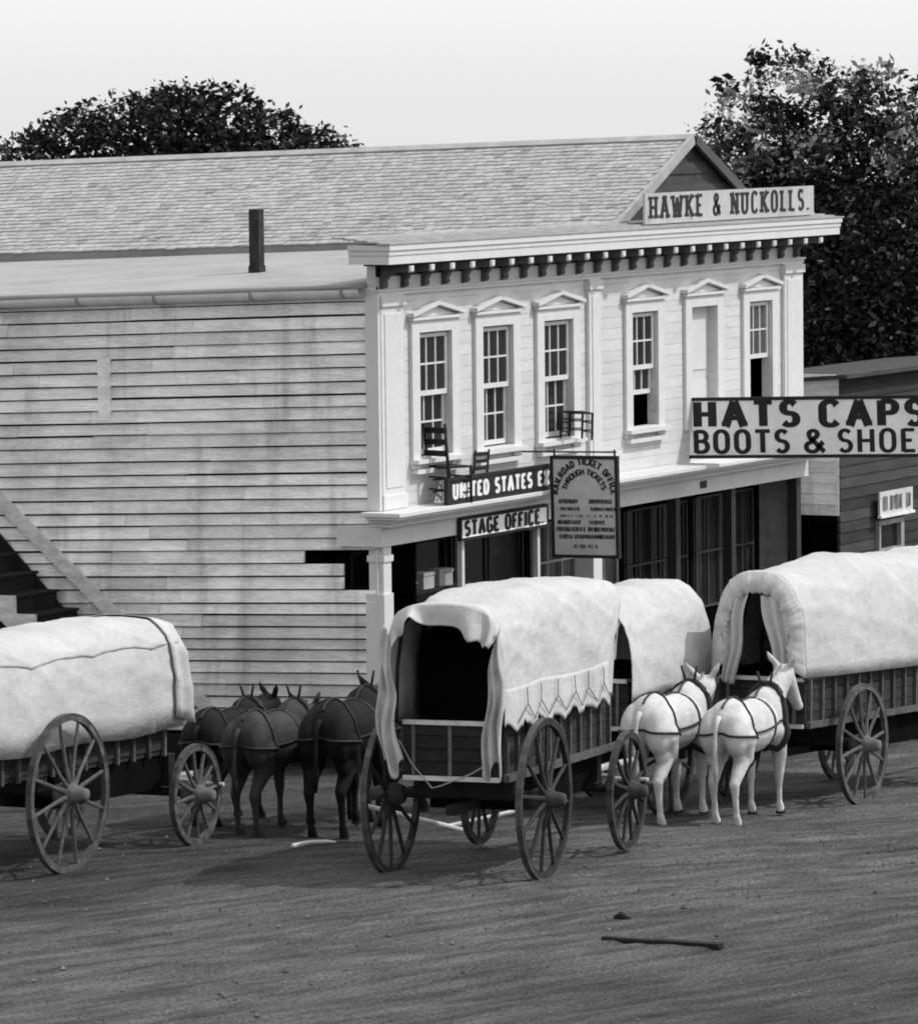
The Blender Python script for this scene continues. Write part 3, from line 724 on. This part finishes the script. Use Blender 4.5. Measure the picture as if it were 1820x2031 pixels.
def make_wagon(label, loc, rot, P, group='covered freight wagons in the street'):
    t = thing('covered_wagon', label, 'wagon', loc, rot, group)
    R, r, wb, tr = P['R'], P['r'], P['wb'], P.get('tr', .80)
    m = P.get('wm', 'wheelw')
    zb, zt_, bx0, bx1, bw = P.get('zb', 1.0), P.get('zbt', 1.50), P['bx0'], P['bx1'], P.get('bw', .54)
    for (x, rr, s_, sp) in ((0, R, -1, .17), (0, R, 1, .3), (wb, r, -1, .05), (wb, r, 1, .2)):
        wheel('wheel', rr, t, (x, s_*tr, rr-.028), 12 if rr == R else 12, m, s_, sp + P.get('spin', 0))
    b = MB()
    nbd = 4
    for s_ in (-1, 1):
        for k in range(nbd):
            z0 = zb+(zt_-zb)*k/nbd; z1 = zb+(zt_-zb)*(k+1)/nbd
            b.box(bx0, bx1, s_*bw-.015, s_*bw+.015, z0+.004, z1-.004, rnd(.7, 1.3))
    for k in range(nbd):
        z0 = zb+(zt_-zb)*k/nbd; z1 = zb+(zt_-zb)*(k+1)/nbd
        b.box(bx0-.03, bx0, -bw-.01, bw+.01, z0+.004, z1-.004, rnd(.7, 1.2)); b.box(bx1, bx1+.03, -bw-.01, bw+.01, z0+.004, z1-.004, 1)
    b.box(bx0, bx1, -bw, bw, zb-.05, zb-.002)
    body = b.build('wagon_box', 'brownw', t)
    n = int((bx1-bx0)/.34)
    for k in range(n+1):
        x = bx0+.04+(bx1-bx0-.12)*k/n
        for s_ in (-1, 1):
            s = MB(); s.box(x, x+.045, s_*(bw+.034)-.018, s_*(bw+.034)+.018, zb-.06, zt_+.0, rnd(.7, 1.3)); s.build('stake', 'wheelw', body)
    for s_ in (-1, 1):
        rl = MB()
        rl.box(bx0-.05, bx1+.03, s_*(bw+.025)-.025, s_*(bw+.025)+.025, zt_+.001, zt_+.03)
        if P.get('siderail'): rl.box(bx0-.1, bx1+.2, s_*(bw+.085)-.03, s_*(bw+.085)+.03, zb-.04, zb+.03, 1.0)
        rl.build('rail', 'wheelw', t)
    rl = MB(); rl.box(bx0-.075, bx0-.031, -bw, bw, zt_-.02, zt_+.025); rl.build('tail_rail', 'lightw', t)
    rl = MB(); rl.box(bx0-.075, bx0-.031, -bw, bw, zb-.05, zb-.005); rl.build('tail_rail', 'lightw', t)
    for y in (-bw+.10, 0, bw-.12):
        tg = MB(); tg.box(bx0-.05, bx0-.031, y, y+.035, zb, zt_-.03, 2.0); tg.build('tailgate_strap', 'iron', body)
    u = MB()
    u.tube([(0, -tr-.0, R-.01), (0, tr, R-.01)], .05, 8); u.tube([(wb, -tr, r-.01), (wb, tr, r-.01)], .045, 8)
    u.box(-.07, .07, -bw, bw, R+.05, zb-.06); u.box(wb-.07, wb+.07, -bw, bw, r+.05, zb-.06)
    u.box(-.5, wb+.05, -.05, .05, R-.17, R-.07); u.box(-.06, .06, -.5, .5, R-.03, R+.06)
    u.build('running_gear', 'darkw', t)
    tb = MB(); tb.box(.25, wb-.2, -bw+.02, bw-.02, zb-.40, zb-.06, 1.2); tb.build('shade_block', 'void', t)  # added dark block that deepens the shade under the bed
    tl = MB(); tl.tube([(wb, 0, r+.05), (wb+P.get('tl', 2.6), P.get('ty', 0), r+.0)], [.05, .032], 8)
    tl.tube([(wb+.35, -.55, r+.08), (wb+.35, .55, r+.08)], .03, 6, 1.3)
    for s_ in (-1, 1): tl.tube([(wb+.5, s_*.55-.32, r+.04), (wb+.5, s_*.55+.32, r+.04)], .024, 6, 1.6)
    tl.build('tongue', 'rake', t)
    # cloth
    c0, c1 = P['cx0'], P['cx1']
    fn = cover_fn(c0, c1, P['hw'], P['zl'], P['zt'], P.get('n', 2.7), P.get('bow', .6), P.get('wr', .018), P.get('seed', 0), P.get('flare', 0))
    cv = MB(); cv.grid(lambda a, v: fn(a, v), 70, 60)
    cov = cv.build('canvas_cover', 'canvas', t, smooth=True, solid=.006, fixn=False)
    if P.get('upper'):
        hem = P['upper']
        def up_(a, v):
            x = c0+(c1-c0)*a
            h = hem(x); vv = h+(1-2*h)*v
            return fn(a, vv, P.get('upoff', .020)+.004*abs(2*v-1)**6)
        uv = MB(); uv.grid(up_, 70, 50); uv.build('upper_canvas', 'canvas', cov, smooth=True, solid=.006, fixn=False)
    k = c0+.25
    while k < c1:
        bw_ = MB(); a = (k-c0)/(c1-c0); bw_.tube([fn(a, v/20, -.03) for v in range(21)], .016, 6); k += .6
        bw_.build('hoop', 'brownw', cov)
    # end curtains
    def endsheet(a, drop, tone=1.0):
        e = MB()
        def f(u, v):
            p = fn(a, .02+.96*v, -.02); cx = p.x; base = Vector((cx, p.y*.9, zt_))
            return base.lerp(p, u) + Vector((.03*nz(p.y*6, p.z*1.2, a*7), 0, 0))
        e.grid(f, 8, 40, tone); return e
    if P.get('front', True):
        endsheet(.985, 0).build('front_curtain', 'canvas', cov, smooth=True, fixn=False)
    ld = MB(); ld.box(bx0+.35, bx1-.2, -bw+.04, bw-.04, zb+.002, zt_+P.get('dark_fill', .1), .8)  # added dark block that blacks out the inside of the cover
    ld.build('dark_fill', 'void', t)
    return t, fn, cov

# A: the wagon at the left edge
ax, ay = -11.10, -1.62
A, fnA, covA = make_wagon('covered wagon cut by the left edge with smooth canvas and scalloped hem line', (ax, ay, ground_z(ax, ay)), (0, radians(1.6), radians(2.6)),
  dict(R=.80, r=.53, wb=2.72, bx0=-1.3, bx1=2.55, cx0=-1.6, cx1=2.74, bw=.52, zb=.98, zbt=1.46, hw=.66, zl=lambda x, s: 1.20+.02*sin(x*3), zt=lambda x: 2.36-.02*cos(x*2.2),
       n=3.8, wr=.008, bow=.85, upoff=.007, upper=lambda x: .186+.022*abs(sin((x+.35)*pi/1.25))**.7, seed=3, spin=.06, tl=2.4))
fl_ = MB()
def flapA(u, v):     # loose skirt at the front arch
    p = fnA(1.0, .004+.62*v, .0); q = fnA(.945, .004+.62*v, .035)
    w = q.lerp(p+Vector((.07+.10*(1-v)**3, -.02, -.10*(1-v)**2)), u); return w + Vector((0, -.03*sin(u*9)*(1-v), 0))
fl_.grid(flapA, 10, 40); fl_.build('front_apron', 'canvas', covA, smooth=True, solid=.006, fixn=False)

# B: the wagon in the middle, tail towards the viewer
bx_, by_ = -9.50, -6.08
HB = .50
def zlB(x, s): return 1.56 - .015*x
B, fnB, covB = make_wagon('covered wagon in the middle with open draped tail and dark empty inside facing the street', (bx_, by_, ground_z(bx_, by_)), (0, radians(1.5), radians(8.2)),
  dict(R=.80, r=.61, wb=2.72, bx0=-.42, bx1=3.0, cx0=-.72, cx1=2.72, flare=.95, bw=.50, zb=1.02, zbt=1.54, hw=.60, zl=zlB, zt=lambda x: 2.73+.09*min(1, max(0, (x+.35)/.45))-.05*max(0, x-.9)**1.35,
       n=4.4, wr=.015, bow=.75, seed=8, wm='wheeld', spin=.22, siderail=True, tl=2.9, dark_fill=.84))
# draped tail
cu = MB()
def drape(side):
    def f(u, v):       # u down, v across
        top = fnB(.0, .10 if side < 0 else .90) ; 
        y = side*(.60 - (.02+.17*(.35+.65*sin(min(u*1.6, 1)*pi/2)))*v); 
        z = 2.42 - (2.42-1.10 - .10*sin(v*7+side))*u + (.22*(1-v)-.12)*(1-u)
        x = -.74 - .05*sin(u*2.6) - .05*sin(v*13+u*2+side)*(.3+.7*u) - .03*nz(v*5, u*6, side)
        return Vector((x, y + side*.05*sin(u*3.0) + .02*sin(u*11), z))
    return f
for s_ in (-1, 1):
    d = MB(); d.grid(drape(s_), 40, 22); d.build('tail_drape', 'canvas', covB, smooth=True, solid=.006, fixn=False)
va = MB()
def val(u, v):       # hanging flap of the roof cloth
    p = fnB(.0, .16+.68*v, .0)
    lift = (.10 + .20*(sin(max(0, (.62-v))*pi/.62)**1.0 if v < .62 else .55*sin((v-.62)/.38*pi)))
    q = p + Vector((-.10*u - .05*sin(v*22)*u, -(p.y)*.12*u, -lift*u))
    return q + Vector((-.03*sin(v*17+u*3)*u, 0, .02*sin(v*31)*u))
va.grid(val, 12, 60); va.build('tail_valance', 'canvas', covB, smooth=True, solid=.006, fixn=False)
sk = MB()
def skirt(u, v):
    x = -.66 + 3.34*u; a = (x+.72)/3.44; p = fnB(a, .004, .022); q = fnB(a, .06, .020)
    hem = 1.46 + .085*abs((((x+.1)/HB) % 1.0)*2-1) + .07*nz(x*3, 2) + .03*nz(x*11, 5); top = 1.91+.012*sin(x*3.1); z = top+(hem-top)*v
    t_ = max(0, min(1, (z-p.z)/(q.z-p.z)))
    return Vector((x, p.y+(q.y-p.y)*t_ - .012*v*abs(sin((x+.1)/HB*pi)) - .006, z))
sk.grid(skirt, 110, 10); sk.build('side_skirt', 'canvas', covB, smooth=True, solid=.006, fixn=False)
k = -.1
while k < 2.5:             # tie cords that pucker the hem into panels
    def cp(x, zz): 
        a = (x+.72)/3.44; p = fnB(a, .004, .048); q = fnB(a, .06, .046); return Vector((x, -.012+p.y+(q.y-p.y)*max(0, min(1, (zz-p.z)/(q.z-p.z))), zz))
    cord = MB(); cord.tube([cp(k, 1.88), cp(k, 1.72), cp(k+HB/2, 1.55)], .005, 5); cord.tube([cp(k, 1.715), cp(max(k-HB/2, -.6), 1.55)], .005, 5)
    cord.build('tie_cord', 'faint', covB); k += HB
rp = MB(); rp.tube([(-.50, -.50, 1.22), (-.52, -.22, 1.05), (-.53, .08, .93), (-.53, .18, .90), (-.52, .40, 1.14), (-.5, .53, 1.36)], .008, 6); rp.build('tail_rope', 'rope', B)

# C: the next wagon, nearer the store
cx_, cy_ = -2.65, -4.22
C_, fnC, covC = make_wagon('covered wagon half hidden behind the white mules with canvas peaked at its far end', (cx_, cy_, ground_z(cx_, cy_)), (0, radians(2.2), radians(2)),
  dict(R=.72, r=.55, wb=1.7, bx0=-.4, bx1=1.65, cx0=-.58, cx1=1.75, bw=.50, hw=.62, zl=lambda x, s: 1.30+.03*sin(x*4), zt=lambda x: 2.50+.04*sin(x*1.3), n=2.6, wr=.020, bow=.8, seed=15, wm='wheeld', front=True, tl=1.4))
# D: wagon at the right edge
dx_, dy_ = -.16, -5.52
def hwD(x): return .58+.06*min(1, (x+1.2)/.8) if x < .2 else .64
D_, fnD, covD = make_wagon('covered wagon at the right edge with puckered round canvas mouth', (dx_, dy_, ground_z(dx_, dy_)), (0, radians(2.5), radians(0)),
  dict(R=.70, r=.55, wb=3.0, bx0=-1.0, bx1=3.6, cx0=-1.15, cx1=4.0, bw=.52, zb=.96, zbt=1.46, hw=hwD, zl=lambda x, s: 1.48-.01*x, zt=lambda x: 2.72+.05*min(1.4, max(0, x+.6))+.03*sin(x*2), n=2.7, wr=.014, bow=.9, seed=23, wm='wheelw', siderail=True))
pk = MB()
def pucker(u, v):
    p = fnD(0, v, .0); c = Vector((p.x, 0, 1.95)); k = 1-.34*u
    q = c + (p-c)*k; rip = (.009*sin(v*215+2*sin(v*31)) + .007*sin(v*97))*(.15+.95*u)
    return q + Vector((-.09*sin(u*pi*.8)-.02*u*sin(v*60), 0, 0)) + (p-c).normalized()*rip
pk.grid(pucker, 12, 260); pk.build('puckered_mouth', 'canvas', covD, smooth=True, solid=.010, fixn=False)
for s_ in (-1, 1):
    c = MB()
    def cur(u, v, s_=s_):
        y = s_*(.40 - (.34 if s_ < 0 else .30)*v*(1-u*.55)**1.0); z = 2.44-.03*v - 1.02*u
        z -= .16*(1-v)**2*(1-u)
        return Vector((-1.20-.03*sin(v*14+u*3), y + .02*sin(u*8), z))
    c.grid(cur, 24, 20); c.build('mouth_curtain', 'canvas', covD, smooth=True, solid=.01, fixn=False)

# ------------------------------------------------------------------ mules
def mule(label, loc, rz, coat, headyaw=0.0, headup=0.0, s=1.0, collar=True, group=None, ears=0.0, legshift=0.0):
    me = bpy.data.meshes.new('mule'); b = MB()
    def ell(c, r, rot=0.0):
        vs = []; fs = []; nu, nv = 18, 12
        for i in range(nv+1):
            for k in range(nu):
                a = 2*pi*k/nu; t_ = pi*i/nv; p = Vector((r[0]*cos(t_), r[1]*sin(t_)*cos(a), r[2]*sin(t_)*sin(a)))
                p = Matrix.Rotation(rot, 3, 'Y') @ p; vs.append(Vector(c)+p)
        for i in range(nv):
            for k in range(nu): fs.append((i*nu+k, i*nu+(k+1) % nu, (i+1)*nu+(k+1) % nu, (i+1)*nu+k))
        b.add(vs, fs)
    def cap(p0, r0, p1, r1, n=5):
        p0, p1 = Vector(p0), Vector(p1)
        b.tube([p0.lerp(p1, i/n) for i in range(n+1)], [r0+(r1-r0)*i/n for i in range(n+1)], 12)
        ell(p0, (r0,)*3); ell(p1, (r1,)*3)
    ell((-.46, 0, 1.06), (.30, .24, .26)); ell((-.55, .135, .97), (.25, .145, .27), .3); ell((-.55, -.135, .97), (.25, .145, .27), .3); ell((-.50, .15, .78), (.15, .095, .20), .5); ell((-.50, -.15, .78), (.15, .095, .20), .5)
    ell((-.42, 0, 1.19), (.26, .14, .13)); ell((.0, 0, .98), (.58, .27, .29)); ell((.42, 0, 1.02), (.28, .22, .31)); ell((.42, 0, 1.18), (.22, .10, .17))
    cap((.42, 0, 1.10), .21, (.78, .04*headyaw, 1.30+headup*.6), .135)
    cap((.78, .04*headyaw, 1.30+headup*.6), .135, (1.00, .10*headyaw, 1.42+headup), .11)
    hx = Vector((1.00, .10*headyaw, 1.42+headup)); dr = Vector((cos(headyaw), sin(headyaw), -1.15)).normalized()
    cap(hx, .115, hx+dr*.22, .085); cap(hx+dr*.22, .085, hx+dr*.47, .058); ell(hx+dr*.48, (.075, .062, .058), .6)
    sd = Vector((-sin(headyaw), cos(headyaw), 0))
    for e in (-1, 1):
        p0 = hx + sd*.06*e + Vector((0, 0, .08)); p1 = p0 + sd*.07*e + Vector((-.05+ears, 0, .09)); p2 = p0+sd*.11*e+Vector((-.07+ears*1.5, 0, .16))
        cap(p0, .034, p1, .036); cap(p1, .036, p2, .014)
        ls = legshift*e
        cap((-.54, .15*e, .92), .165, (-.44+ls, .16*e, .72), .105); cap((-.44+ls, .16*e, .74), .10, (-.66+ls, .14*e, .46), .056)
        cap((-.66+ls, .14*e, .46), .058, (-.64+ls, .14*e, .34), .040); cap((-.64+ls, .14*e, .34), .038, (-.61+ls, .14*e, .14), .034); cap((-.61+ls, .14*e, .12), .040, (-.57+ls, .14*e, .03), .052)
        cap((.44, .14*e, .88), .12, (.46-ls, .15*e, .62), .078); cap((.46-ls, .15*e, .62), .072, (.46-ls, .14*e, .40), .052)
        cap((.46-ls, .14*e, .40), .048, (.465-ls, .14*e, .30), .035); cap((.465-ls, .14*e, .30), .034, (.47-ls, .14*e, .13), .032); cap((.47-ls, .14*e, .12), .038, (.50-ls, .14*e, .03), .050)
    me.from_pydata([tuple(p*s) for p in b.v], [], b.f)
    o = bpy.data.objects.new('mule', me); scene.collection.objects.link(o); me.materials.append(M[coat])
    me.polygons.foreach_set('use_smooth', [True]*len(me.polygons))
    md = o.modifiers.new('remesh', 'REMESH'); md.mode = 'VOXEL'; md.voxel_size = .017; md.use_smooth_shade = True
    ms = o.modifiers.new('smooth', 'SMOOTH'); ms.iterations = 6; ms.factor = .6
    tag(o, label, 'mule', group); o.location = loc; o.rotation_euler = (0, 0, rz)
    tl = MB(); tl.tube([(-.78*s, 0, 1.16*s), (-.855*s, .0, 1.08*s), (-.875*s, .005, .92*s), (-.865*s, .01, .76*s), (-.85*s, .015, .62*s), (-.84*s, .02, .48*s)], [.030, .026, .022, .028, .034, .010], 8); tl.build('tail', coat if coat != 'mulew' else 'mulew', o, smooth=True)
    for e in (-1, 1):
        for (x, k) in ((-.565, 1), (.505, -1)):
            h = MB(); h.tube([(x*s+legshift*e*k, .14*e*s, .0), (x*s+legshift*e*k, .14*e*s, .06)], [.058, .048], 10); h.build('hoof', 'darkw', o)
    mn = MB(); mp_ = [(.52, 0, 1.34), (.66, .02*headyaw, 1.37+headup*.35), (.80, .05*headyaw, 1.45+headup*.65), (.92, .08*headyaw, 1.53+headup*.9)]
    for i in range(3):
        a_, c_ = Vector(mp_[i])*s, Vector(mp_[i+1])*s
        for k in range(7):
            p_ = a_.lerp(c_, k/7); h_ = rnd(.03, .055)*s
            mn.add([p_+Vector((-.02, -.010, -.05)), p_+Vector((.035, -.010, -.05)), p_+Vector((.02, rnd(-.015, .015), h_)), p_+Vector((-.02, .012, -.05)), p_+Vector((.035, .012, -.05))], [(0, 1, 2), (3, 2, 4), (0, 2, 3), (1, 4, 2)], rnd(.7, 1.2))
    mn.build('mane', 'rake' if coat == 'mulew' else 'darkw', o)
    hr = MB()
    from mathutils.bvhtree import BVHTree
    bvh = BVHTree.FromPolygons([p for p in b.v], b.f)
    def wrap(p, off=.010):
        p = Vector(p); a = Vector((min(max(p.x, -.55), .45), 0, 1.0)); d = (p-a).normalized()
        h = bvh.ray_cast(a+d*1.1, -d)
        return ((h[0] + d*off) if h[0] is not None and (h[0]-a).length < .6 else p)*s
    def strap(pts, r, n=9):
        q = []
        for i in range(len(pts)-1):
            for k in range(n): q.append(wrap(Vector(pts[i]).lerp(Vector(pts[i+1]), k/n)))
        q.append(wrap(pts[-1])); hr.tube(q, r, 6)
    def hoop(x, wd, lean=0.0):
        n = 32
        hr.grid(lambda u, v: wrap((x+(u-.5)*wd+lean*sin(2*pi*v), .4*cos(2*pi*v), 1.0+.4*sin(2*pi*v)), .008), 1, n)
    hoop(.14, .06)
    if collar:
        n = 30
        hr.tube([wrap((.47+.10*sin(2*pi*k/n), .5*cos(2*pi*k/n), 1.0+.5*sin(2*pi*k/n)), .022) for k in range(n+1)], .034*s, 8)
        for e in (-1, 1): hr.tube([(.50*s, .05*e*s, 1.36*s), (.48*s, .085*e*s, 1.50*s)], .014, 6)
    strap([(.40, 0, 1.6), (-.2, 0, 1.6), (-.6, 0, 1.45), (-.75, 0, 1.35)], .012)
    for e in (-1, 1):
        strap([(-.40, .02*e, 1.4), (-.50, .30*e, 1.3), (-.52, .4*e, 1.05), (-.50, .4*e, .92)], .011)
        strap([(.45, .4*e, 1.02), (.1, .4*e, .98), (-.30, .4*e, .92), (-.50, .4*e, .90)], .012)
    strap([(-.48, .4, .93), (-.85, .3, .95), (-1.0, 0, .97), (-.85, -.3, .95), (-.48, -.4, .93)], .015)
    hr.build('harness', 'leather', o, smooth=True)
    return o
G1 = 'white mules of the middle wagon team'; G2 = 'dark mules of the left wagon team'
def gm_(x, y): return (x, y, ground_z(x, y))
mule('white mule with dark horse collar just ahead of the middle wagon front wheel', gm_(-3.10, -5.30), radians(2), 'mulew', .45, -.18, 1.10, True, G1)
mule('white mule with broad rump and crossed back straps, nearest the puckered wagon mouth', gm_(-2.66, -6.03), radians(2), 'mulew', -.08, .0, 1.06, True, G1, legshift=.05)
mule('grey-brown mule nearest the left wagon with pale sheen along its round rump', gm_(-6.60, -2.25), radians(2), 'muleg', .9, -.30, 1.02, True, G2, legshift=.06)
mule('dark mule half hidden by the left wagon canvas with its ears against the clapboards', gm_(-6.05, -1.38), radians(4), 'muled', -.5, -.20, .98, True, G2)
mule('very dark mule with high rump in the middle of the left team', gm_(-6.25, -2.98), radians(8), 'muled', .5, -.26, 1.12, True, G2, legshift=-.05)
mule('dark mule at the head of the left team close to the middle wagon wheel', gm_(-4.50, -2.50), radians(0), 'muled', -.8, -.20, 1.06, True, G2, legshift=.05)
tw = MB(); tw.tube([(-7.4, -3.75, ground_z(-7.4, -3.6)+.42), (-6.3, -4.35, ground_z(-6.3, -4.3)+.10)], .028, 8); tw.tube([(-6.45, -4.25, ground_z(-6.4, -4.2)+.14), (-5.8, -4.75, ground_z(-5.8, -4.7)+.28)], .022, 8)
one('loose_pole', 'pale crossed poles lying under the dark mules beside the middle wagon', 'pole', tw, 'lightw')

# things lying in the road
p = MB(); p.tube([(-.18, .1, .01), (.0, .0, .035), (.16, -.12, .03), (.22, -.2, .02)], [.03, .022, .02, .008], 7)
one('stick', 'short pale broken stick lying on the dirt in front of the dark mules', 'stick', p, 'lightw', (-7.73, -3.30, ground_detail(-7.73, -3.3)))
p = MB(); p.box(-.06, .06, -.62, .0, -.01, .03); p.box(-.045, .05, .002, .55, -.01, .022, 1.2)
one('plank', 'narrow dark plank half buried in the road in the foreground', 'plank', p, 'darkw', (-12.85, -9.75, ground_detail(-12.85, -9.75)+.01))
one('clod', 'small dark clod with pale edge lying right of centre in the road', 'clod', MB().tube([(0, -.09, .0), (0, 0, .035), (.01, .08, .01)], [.02, .04, .01], 7), 'darkw', (-11.69, -8.82, ground_detail(-11.69, -8.82)))

# ------------------------------------------------------------------ trees
rightv = Vector((sin(YAW), -cos(YAW), 0)); depthv = Vector((cos(YAW), sin(YAW), 0))
def tree(label, base, blobs, leaf, count, seed, tname='broadleaf_tree', trunk_r=.28, dj=1.0, keep=None, clump=7, glint=.08, bright=0):
    rr = random.Random(seed)
    t = thing(tname, label, 'tree', base, (0, 0, 0), 'trees behind the store')
    bz_ = base[2]
    vs = []; fs = []; tn = []
    tot = sum(b[2]**2 for b in blobs)
    for (u, h, r, dens) in blobs:
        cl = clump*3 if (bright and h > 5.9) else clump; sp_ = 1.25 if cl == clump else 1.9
        n = int(count*dens*r*r/tot/cl)
        for i in range(n):
            # clump centre mostly near the shell of the lobe
            while True:
                p = Vector((rr.uniform(-1, 1), rr.uniform(-1, 1), rr.uniform(-1, 1)))
                if .05 < p.length < 1: break
            p = p.normalized()*(p.length**.45)
            c = rightv*(u+p.x*r) + depthv*(p.y*r*dj) + Vector((0, 0, h+p.z*r-bz_))
            q = .85+.5*noise.noise(c*.9)
            if keep and not keep(c, rr): continue
            sc = rr.uniform(.6, 1.3)
            cb = rr.uniform(9, 18) if (bright and h > 5.9 and c.z+bz_ > bright and rr.random() < .36) else 1.0  # sunlit clumps painted in by raising the leaf tone
            for k in range(cl):
                d = c + Vector((rr.gauss(0, 1), rr.gauss(0, 1), rr.gauss(0, .8)))*leaf*sp_
                a = Vector((rr.gauss(0, 1), rr.gauss(0, 1), rr.gauss(0, .7))).normalized(); bb = a.cross(Vector((rr.gauss(0, 1), rr.gauss(0, 1), rr.gauss(0, 1)))).normalized()
                L = leaf*rr.uniform(.6, 1.2)*sc; o = len(vs)
                vs += [d-a*L, d+bb*L*.5, d+a*L, d-bb*L*.5]; fs.append((o, o+1, o+2, o+3)); tn.append(q*cb*(rr.uniform(.4, 1.6) if rr.random() > glint or cb > 1 else rr.uniform(4, 9)))  # glints on single leaves are painted into the tone as well
    m = MB(); m.v = vs; m.f = fs; m.t = tn
    m.build('crown', 'leafd', t, fixn=False)
    k = MB(); top = max(b[1] for b in blobs)-bz_
    k.tube([(0, 0, 0), (.1, .05, top*.3), (0, .1, top*.55)], [trunk_r, trunk_r*.7, trunk_r*.5], 10)
    for (u, h, r, dens) in blobs:
        e = rightv*u + Vector((0, 0, h-bz_)); s0 = Vector((0, .1, top*rr.uniform(.3, .55)))
        k.tube([s0, s0.lerp(e, .5)+Vector((0, 0, -.2)), e], [trunk_r*.4, trunk_r*.25, .03], 6)
    k.build('trunk', 'bark', t)
    return t
# crown lobes: (across, height, radius, density)
tree('broad dark leafy tree rising behind the left end of the long shingle roof', (26.9, 18.7, -.9),
     [(-2.6, 6.2, .95, 1), (-1.65, 6.75, .85, 1), (-.75, 6.9, .95, 1), (.1, 7.0, 1.0, 1), (.9, 7.05, .93, 1), (1.75, 6.7, .85, 1), (2.55, 6.4, .85, 1), (2.95, 6.25, .72, 1), (-3.3, 5.8, .8, 1), (0, 5.6, 1.6, .6), (-1.8, 5.2, 1.4, .5), (1.8, 5.2, 1.3, .5), (3.2, 5.7, .55, 1)],
     .075, 42000, 5, 'broadleaf_tree', .25, .9)
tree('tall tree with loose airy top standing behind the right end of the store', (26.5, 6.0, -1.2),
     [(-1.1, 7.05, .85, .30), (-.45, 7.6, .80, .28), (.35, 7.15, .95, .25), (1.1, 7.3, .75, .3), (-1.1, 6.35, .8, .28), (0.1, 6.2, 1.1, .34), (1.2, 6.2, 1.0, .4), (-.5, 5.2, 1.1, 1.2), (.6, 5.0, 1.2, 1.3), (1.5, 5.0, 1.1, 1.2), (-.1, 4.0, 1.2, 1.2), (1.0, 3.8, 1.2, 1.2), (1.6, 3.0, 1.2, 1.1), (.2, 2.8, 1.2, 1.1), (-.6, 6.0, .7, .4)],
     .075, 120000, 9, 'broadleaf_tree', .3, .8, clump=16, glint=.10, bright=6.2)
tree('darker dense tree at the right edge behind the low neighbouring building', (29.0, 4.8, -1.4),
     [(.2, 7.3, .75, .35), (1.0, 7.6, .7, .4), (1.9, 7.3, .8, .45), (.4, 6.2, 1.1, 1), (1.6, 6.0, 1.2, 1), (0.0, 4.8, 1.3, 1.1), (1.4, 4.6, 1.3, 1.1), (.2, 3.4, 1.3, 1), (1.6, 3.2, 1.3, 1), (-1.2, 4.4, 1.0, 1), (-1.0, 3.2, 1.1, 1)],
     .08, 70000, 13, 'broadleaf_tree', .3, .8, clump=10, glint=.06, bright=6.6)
